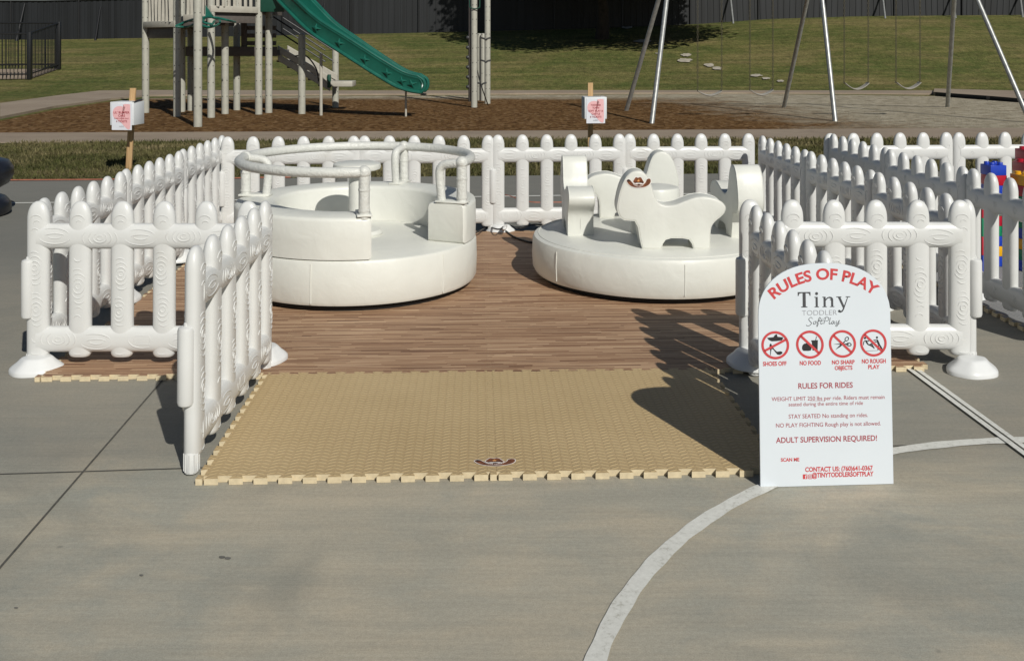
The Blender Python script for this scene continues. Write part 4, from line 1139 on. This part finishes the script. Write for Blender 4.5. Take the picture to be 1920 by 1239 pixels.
# prohibition pictograms; drawings in the pixel grid of a 7.111x enlargement
def px_(a): return 1420+a/7.111
def py_(b): return 600+b/7.111
def Q(a, b): return (sx_(px_(a)), sz_(px_(a), py_(b)))
def pp_(bm, P, smooth=0):
    P = smooth_poly(P, smooth) if smooth else P
    face(bm, [(*Q(a, b), 0) for a, b in P])
def fin(name, bm, m, lift=.0006):
    bmesh.ops.triangulate(bm, faces=bm.faces[:], ngon_method='EAR_CLIP'); stick(name, bm, m, lift)
def prohibit(cx, cy, r, down=True):
    bm = BM(); n = 48; ro, ri = r, r*.83
    loft(bm, [[(*Q(cx+q*math.cos(k*2*PI/n), cy+q*math.sin(k*2*PI/n)), 0) for q in (ro, ri)] for k in range(n+1)], closed=False, caps=False)
    a = R(43) if down else R(-28); d = Vector((math.cos(a), math.sin(a))); nn = Vector((-d.y, d.x))*r*.085; rr = r*.9
    face(bm, [(*Q(cx+d.x*s1*rr+nn.x*s2, cy+d.y*s1*rr+nn.y*s2), 0) for s1, s2 in ((-1, -1), (1, -1), (1, 1), (-1, 1))])
    stick('prohibition_ring', bm, M['red'], .0012)
prohibit(263, 375, 185, False); prohibit(726, 363, 185); prohibit(1163, 350, 182); prohibit(1579, 334, 179)
bm = BM()
pp_(bm, [(155, 280), (240, 270), (262, 240), (285, 230), (296, 265), (365, 270), (368, 290), (350, 312), (280, 322), (215, 325), (175, 305)])
pp_(bm, [(185, 400), (190, 365), (205, 352), (220, 380), (250, 430), (285, 462), (330, 455), (358, 462), (355, 485), (325, 502), (292, 500), (265, 470), (235, 430), (215, 425), (207, 460), (200, 508), (193, 508), (196, 450)])
fin('shoe_pictogram', bm, M['black'])
bm = BM()
pp_(bm, [(620, 400), (628, 372), (650, 352), (688, 345), (722, 355), (742, 378), (746, 405), (745, 425), (735, 443), (700, 447), (640, 447), (622, 430)])
pp_(bm, [(745, 308), (835, 304), (833, 324), (828, 438), (760, 440), (752, 326), (745, 324)]); pp_(bm, [(800, 306), (812, 254), (820, 255), (810, 306)])
fin('food_pictogram', bm, M['black'])
bm = BM()
pp_(bm, [(1040, 356), (1140, 346), (1250, 348), (1250, 362), (1160, 362)]); pp_(bm, [(1062, 432), (1120, 375), (1190, 312), (1202, 322), (1140, 386)])
for cx_, cy_, rx, ry, ro_ in ((1222, 286, 34, 26, -50), (1250, 358, 36, 26, 10)):
    n = 24; ca, sa = math.cos(R(ro_)), math.sin(R(ro_))
    loft(bm, [[(*Q(cx_+k2*rx*math.cos(t)*ca-k2*ry*math.sin(t)*sa, cy_+k2*rx*math.cos(t)*sa+k2*ry*math.sin(t)*ca), 0) for k2 in (1, .62)] for t in [i*2*PI/n for i in range(n+1)]], closed=False, caps=False)
fin('scissors_pictogram', bm, M['black'])
bm = BM()
for cx_, cy_ in ((1466, 272), (1629, 262)): pp_(bm, [(cx_+15*math.cos(k*PI/6), cy_+15*math.sin(k*PI/6)) for k in range(12)])
for pts, w in (([(1475, 300), (1490, 330), (1515, 362)], 10), ([(1515, 362), (1560, 345), (1555, 340)], 8), ([(1555, 345), (1575, 385), (1592, 408)], 8), ([(1470, 302), (1450, 325), (1446, 365)], 6), ([(1480, 305), (1510, 312), (1530, 290)], 6), ([(1515, 360), (1550, 372), (1590, 402)], 8),
               ([(1630, 290), (1648, 340), (1660, 360)], 14), ([(1625, 290), (1600, 300), (1582, 292)], 6), ([(1640, 310), (1612, 322), (1598, 312)], 6), ([(1660, 355), (1680, 390), (1698, 420)], 10), ([(1655, 355), (1645, 395), (1638, 428)], 9), ([(1470, 442), (1550, 438), (1635, 434)], 2)):
    P_ = [Vector((*Q(a, b), 0)) for a, b in pts]; stroke(bm, [(p.x, p.y) for p in P_], w*KX/7.111)
stick('push_pictogram', bm, M['black'])
# two little red contact icons
bm = BM()
u, v = zx(301), zy(1140); s_ = 4.2*KX
face(bm, [(sx_(u)+a*s_, sz_(u, v)+b*s_, 0) for a, b in ((-1, -1), (1, -1), (1, 1), (-1, 1))])
stick('square_icon', bm, M['red'])
bm = lettering('f', 3.2*KX, 6.5*KZ, .02)
for q in bm.verts: q.co.x += sx_(u)+.3*s_; q.co.y += sz_(u, v)-.75*s_
stick('icon_letter', bm, M['board'], .0012)
bm = BM(); u = zx(328)
def ringsq(k0, k1, n=24, e=4):
    def pt(k, t):
        c, q = math.cos(t), math.sin(t); return (sx_(u)+k*s_*math.copysign(abs(c)**(2/e), c), sz_(u, v)+k*s_*math.copysign(abs(q)**(2/e), q), 0)
    loft(bm, [[pt(k0, i*2*PI/n), pt(k1, i*2*PI/n)] for i in range(n+1)], closed=False, caps=False)
ringsq(1, .74); ringsq(.5, .28, e=2)
stick('camera_icon', bm, M['red'])

# ------------------------------------------------------------------ ticket boxes on stakes
def ticket_box(u, base_v, Y, box_uv, flap, lean, label, lines, turn):
    g = Vector(((u-960)*Y/FPX, Y, -.01)); k = Y/FPX
    root = thing('ticket_box_stake', g, label, 'ticket box', 'white ticket boxes on wooden stakes')
    u0, u1, v0, v1, vs, vf = box_uv
    ztop = CAM_H-(vs-HV)*k
    bm = BM(); b2 = BM(); box(b2, (0, 0, (ztop-.3)/2), (.065, .035, ztop+.3), bev=.003)
    for q in b2.verts: q.co.x += lean*(q.co.z/ztop-.55)
    join(bm, b2); obj('stake', bm, M['lumber'], root)
    dp = .24; k2 = (Y-.02-dp)/FPX; cx_ = ((u0+u1)/2-960)*k2-g.x-math.sin(R(turn))*.26; z0 = CAM_H-(v1-HV)*k2; z1 = CAM_H-(v0-HV)*k2; w = (u1-u0)*k2
    b = thing('ticket_box', (cx_, 0, z0), None, None); b.parent = root; b.rotation_euler = (0, 0, R(turn))
    bm = BM(); h = z1-z0
    box(bm, (0, -.02-dp/2, h/2), (w, dp, h), bev=.004); obj('carton', bm, M['card'], b)
    if flap:
        bm = BM(); face(bm, [(w/2-.02, -.02-dp, h+.002), (w/2+.006, -.02-dp, h-.005), (w/2+.006, -.02, h+.02), (w/2-.05, -.02, h+.02)]); obj('lid_gap', bm, M['black'], b, smooth=0)
    else:
        bm = BM(); box(bm, (0, -.02-dp/2, h+.0015), (w*.6, .012, .003)); obj('slot', bm, M['black'], b, smooth=0)
    zf = CAM_H-(vf-HV)*k2-z0; pw = w*.84; fy = -.02-dp-.003
    bm = BM(); box(bm, (0, fy, (h*.94+zf)/2), (pw, .003, h*.94-zf)); fl = obj('flyer', bm, M['paper'], b, smooth=0)
    H_ = h*.94-zf
    def fx(a, c): return (-pw/2+a*pw, fy-.003, zf+c*H_)
    bm = BM(); face(bm, [fx(*p) for p in smooth_poly([(.07, .52), (.06, .72), (.2, .86), (.45, .9), (.68, .84), (.58, .96), (.88, .97), (.93, .85), (.93, .12), (.82, .03), (.66, .12), (.45, .30), (.2, .42)], 3)])
    bmesh.ops.triangulate(bm, faces=bm.faces[:], ngon_method='EAR_CLIP'); obj('printed_swoosh', bm, M['pink'], fl, smooth=0)
    def words(txt, c, wf, hf, m='darkred', bold=.02):
        t = lettering(txt, wf*pw, hf*H_, bold)
        for q in t.verts: q.co = Vector((q.co.x, fy-.005, q.co.y+zf+c*H_))
        obj('lettering', t, M[m], fl, smooth=0)
    for t in lines: words(*t)
    return root
ticket_box(246, 316, 11.4, (205, 252, 190, 233.5, 164, 242.5), True, .05, 'white ticket box on a leaning wooden stake near the playground posts, bumper car flyer',
    [("LIL' BUMPER", .62, .80, .085), ('CARS', .50, .34, .085), ('2 AND UNDER ONLY', .415, .74, .045), ('4 TICKETS', .29, .55, .08), ('INDIO', .11, .24, .05, 'grayprint', 0)], -7)
ticket_box(1107, 291, 12.8, (1096, 1138, 181, 222, 154, 230), False, .0, 'white ticket box on a wooden stake behind the back fence, soft play and castle flyer',
    [('TODDLER', .70, .55, .075), ('TOWN', .585, .36, .075), ('SOFT PLAY &', .465, .78, .075), ('CASTLE', .345, .46, .075), ('5 TICKETS', .225, .60, .075), ('INDIO', .10, .24, .05, 'grayprint', 0)], 5)

# ------------------------------------------------------------------ black bumper car at the left edge
bc = thing('bumper_car', (-4.70, 8.35, -.02), 'black rounded ride-on bumper car cut off by the left edge', 'bumper car')
bm = BM(); lathe(bm, [(.30, .0), (.42, .005), (.46, .05), (.455, .11), (.42, .155), (.36, .18), (.2, .19)], 0, 0, 48); obj('bumper_ring', bm, M['blackvinyl'], bc, 60)
bm = BM(); lathe(bm, [(.2, .18), (.2, .25)], 0, 0, 32); obj('pedestal', bm, M['blackvinyl'], bc)
bm = BM(); lathe(bm, [(.2, .215), (.34, .225), (.44, .28), (.478, .35), (.475, .41), (.44, .465), (.36, .49), (.27, .47), (.22, .42), (.01, .40)], 0, 0, 56); obj('seat_tube', bm, M['blackvinyl'], bc, 60)
bm = BM(); box(bm, (-.05, .12, .58), (.36, .1, .36), bev=.04); obj('seat_back', bm, M['blackvinyl'], bc, 60)

# ------------------------------------------------------------------ building brick towers
BRICKS = []
def brick_mesh(nm, w, h, m, nst=2):
    bm = BM(); box(bm, (0, 0, h/2), (w-.0015, w-.0015, h-.001), bev=.0025)
    for i in range(nst):
        for j in range(nst): lathe(bm, [(w*.15, h-.001), (w*.15, h+.014), (w*.13, h+.017), (.002, h+.017)], (i-.5)*w/2, (j-.5)*w/2, 14)
    o = obj(nm, bm, m, None, 40); return o
CN = {'b': ('blue', 'blue'), 'r': ('redbrick', 'red'), 'y': ('yellow', 'yellow'), 'g': ('greenbrick', 'green')}
protos = {}
ORD = ['bottom', 'second lowest', 'third lowest', 'fourth lowest', 'fifth lowest', 'sixth lowest', 'seventh lowest', 'eighth lowest', 'ninth lowest', 'tenth lowest', 'eleventh lowest']
for x, y, w, h, rz, cols, nm in ((2.945, 6.22, .10, .115, 12, 'brgr', 'short tower of tall bricks behind the plain fence'), (3.10, 6.42, .112, .0645, 8, 'bybgrgybrb', 'blue topped brick tower'),
                              (3.245, 6.30, .13, .0665, 14, 'bgybgygry', 'yellow topped brick tower'), (3.60, 6.95, .15, .0665, 5, 'gbgyrbgyr', 'wide red topped brick tower at the right edge'), (3.72, 7.15, .15, .0665, 8, 'ygbyrgbyrr', 'tallest brick tower, cut off by the right edge')):
    for i, c in enumerate(cols):
        key = (w, h, c)
        if key in protos: o = protos[key].copy(); C.objects.link(o)
        else: o = protos[key] = brick_mesh('toy_brick', w, h, M[CN[c][0]])
        o.location = (x+random.uniform(-.002, .002), y, .0235+i*h); o.rotation_euler = (0, 0, R(rz)+random.uniform(-.03, .03))
        tag(o, ('%s brick, %s in the %s' % (CN[c][1], 'top one' if i == len(cols)-1 else ORD[i], nm)), 'toy brick', 'big coloured building bricks')

# ------------------------------------------------------------------ cables
def cord(name, pts, r, m, label, cat):
    bm = BM(); tube(bm, smooth_path(pts, 8), r, 7); return tag(obj(name, bm, m, None, 60), label, cat)
cord('power_cable', [G(905, 428, .03), G(935, 424, .05), G(948, 433, .03), G(962, 443, .03), G(980, 450, .03), G(1000, 455, .03), G(1040, 458, .03)], .007, M['cable'], 'black power cable curving across the wood tiles to the horse ride', 'cable')
cord('power_cable', [G(880, 440, .03), G(898, 434, .06), G(915, 426, .03), G(936, 430, .08), G(950, 422, .03), G(975, 428, .05), G(1000, 421, .03), G(1030, 424, .03)], .006, M['cable'], 'tangled black cable on the ground behind the back fence', 'cable')
cord('plug_connector', [G(944, 430, .06), G(946, 428, .08), G(948, 424, .07)], .014, M['plastic'], 'small white plug among the black cables by the back fence', 'plug')
pts = []
for i in range(10):
    x = -5.6+i*.36; pts.append((x, far_y(x)-.04+.012*math.sin(i*1.7), .012+(.03 if i in (5, 6) else 0)))
cord('extension_cord', pts, .007, M['orange'], 'orange extension cord along the far edge of the court', 'cord')
cord('extension_cord', [G(948, 366), G(965, 371), G(985, 377), G(1005, 380), G(1060, 380), G(1150, 384)], .008, M['orange'], 'red cord on the concrete behind the back fence', 'cord')
# dark footprints and drips on the concrete
bm = BM()
for u, v, w, h in ((416, 1045, 6, 2.5), (427, 1047, 6, 2.5), (265, 1079, 4, 2), (30, 1140, 4, 1.5)):
    n = 12; p = [G(u+w*(1+.2*math.sin(k*3))*math.cos(k*2*PI/n), v+h*math.sin(k*2*PI/n)) for k in range(n)]
    face(bm, [(q.x, q.y, .002) for q in p])
struct('court_stain', bm, simple('dark_stain', (.14, .135, .12), .9, .3, 60, bump=0, kind='World'), smooth=0)
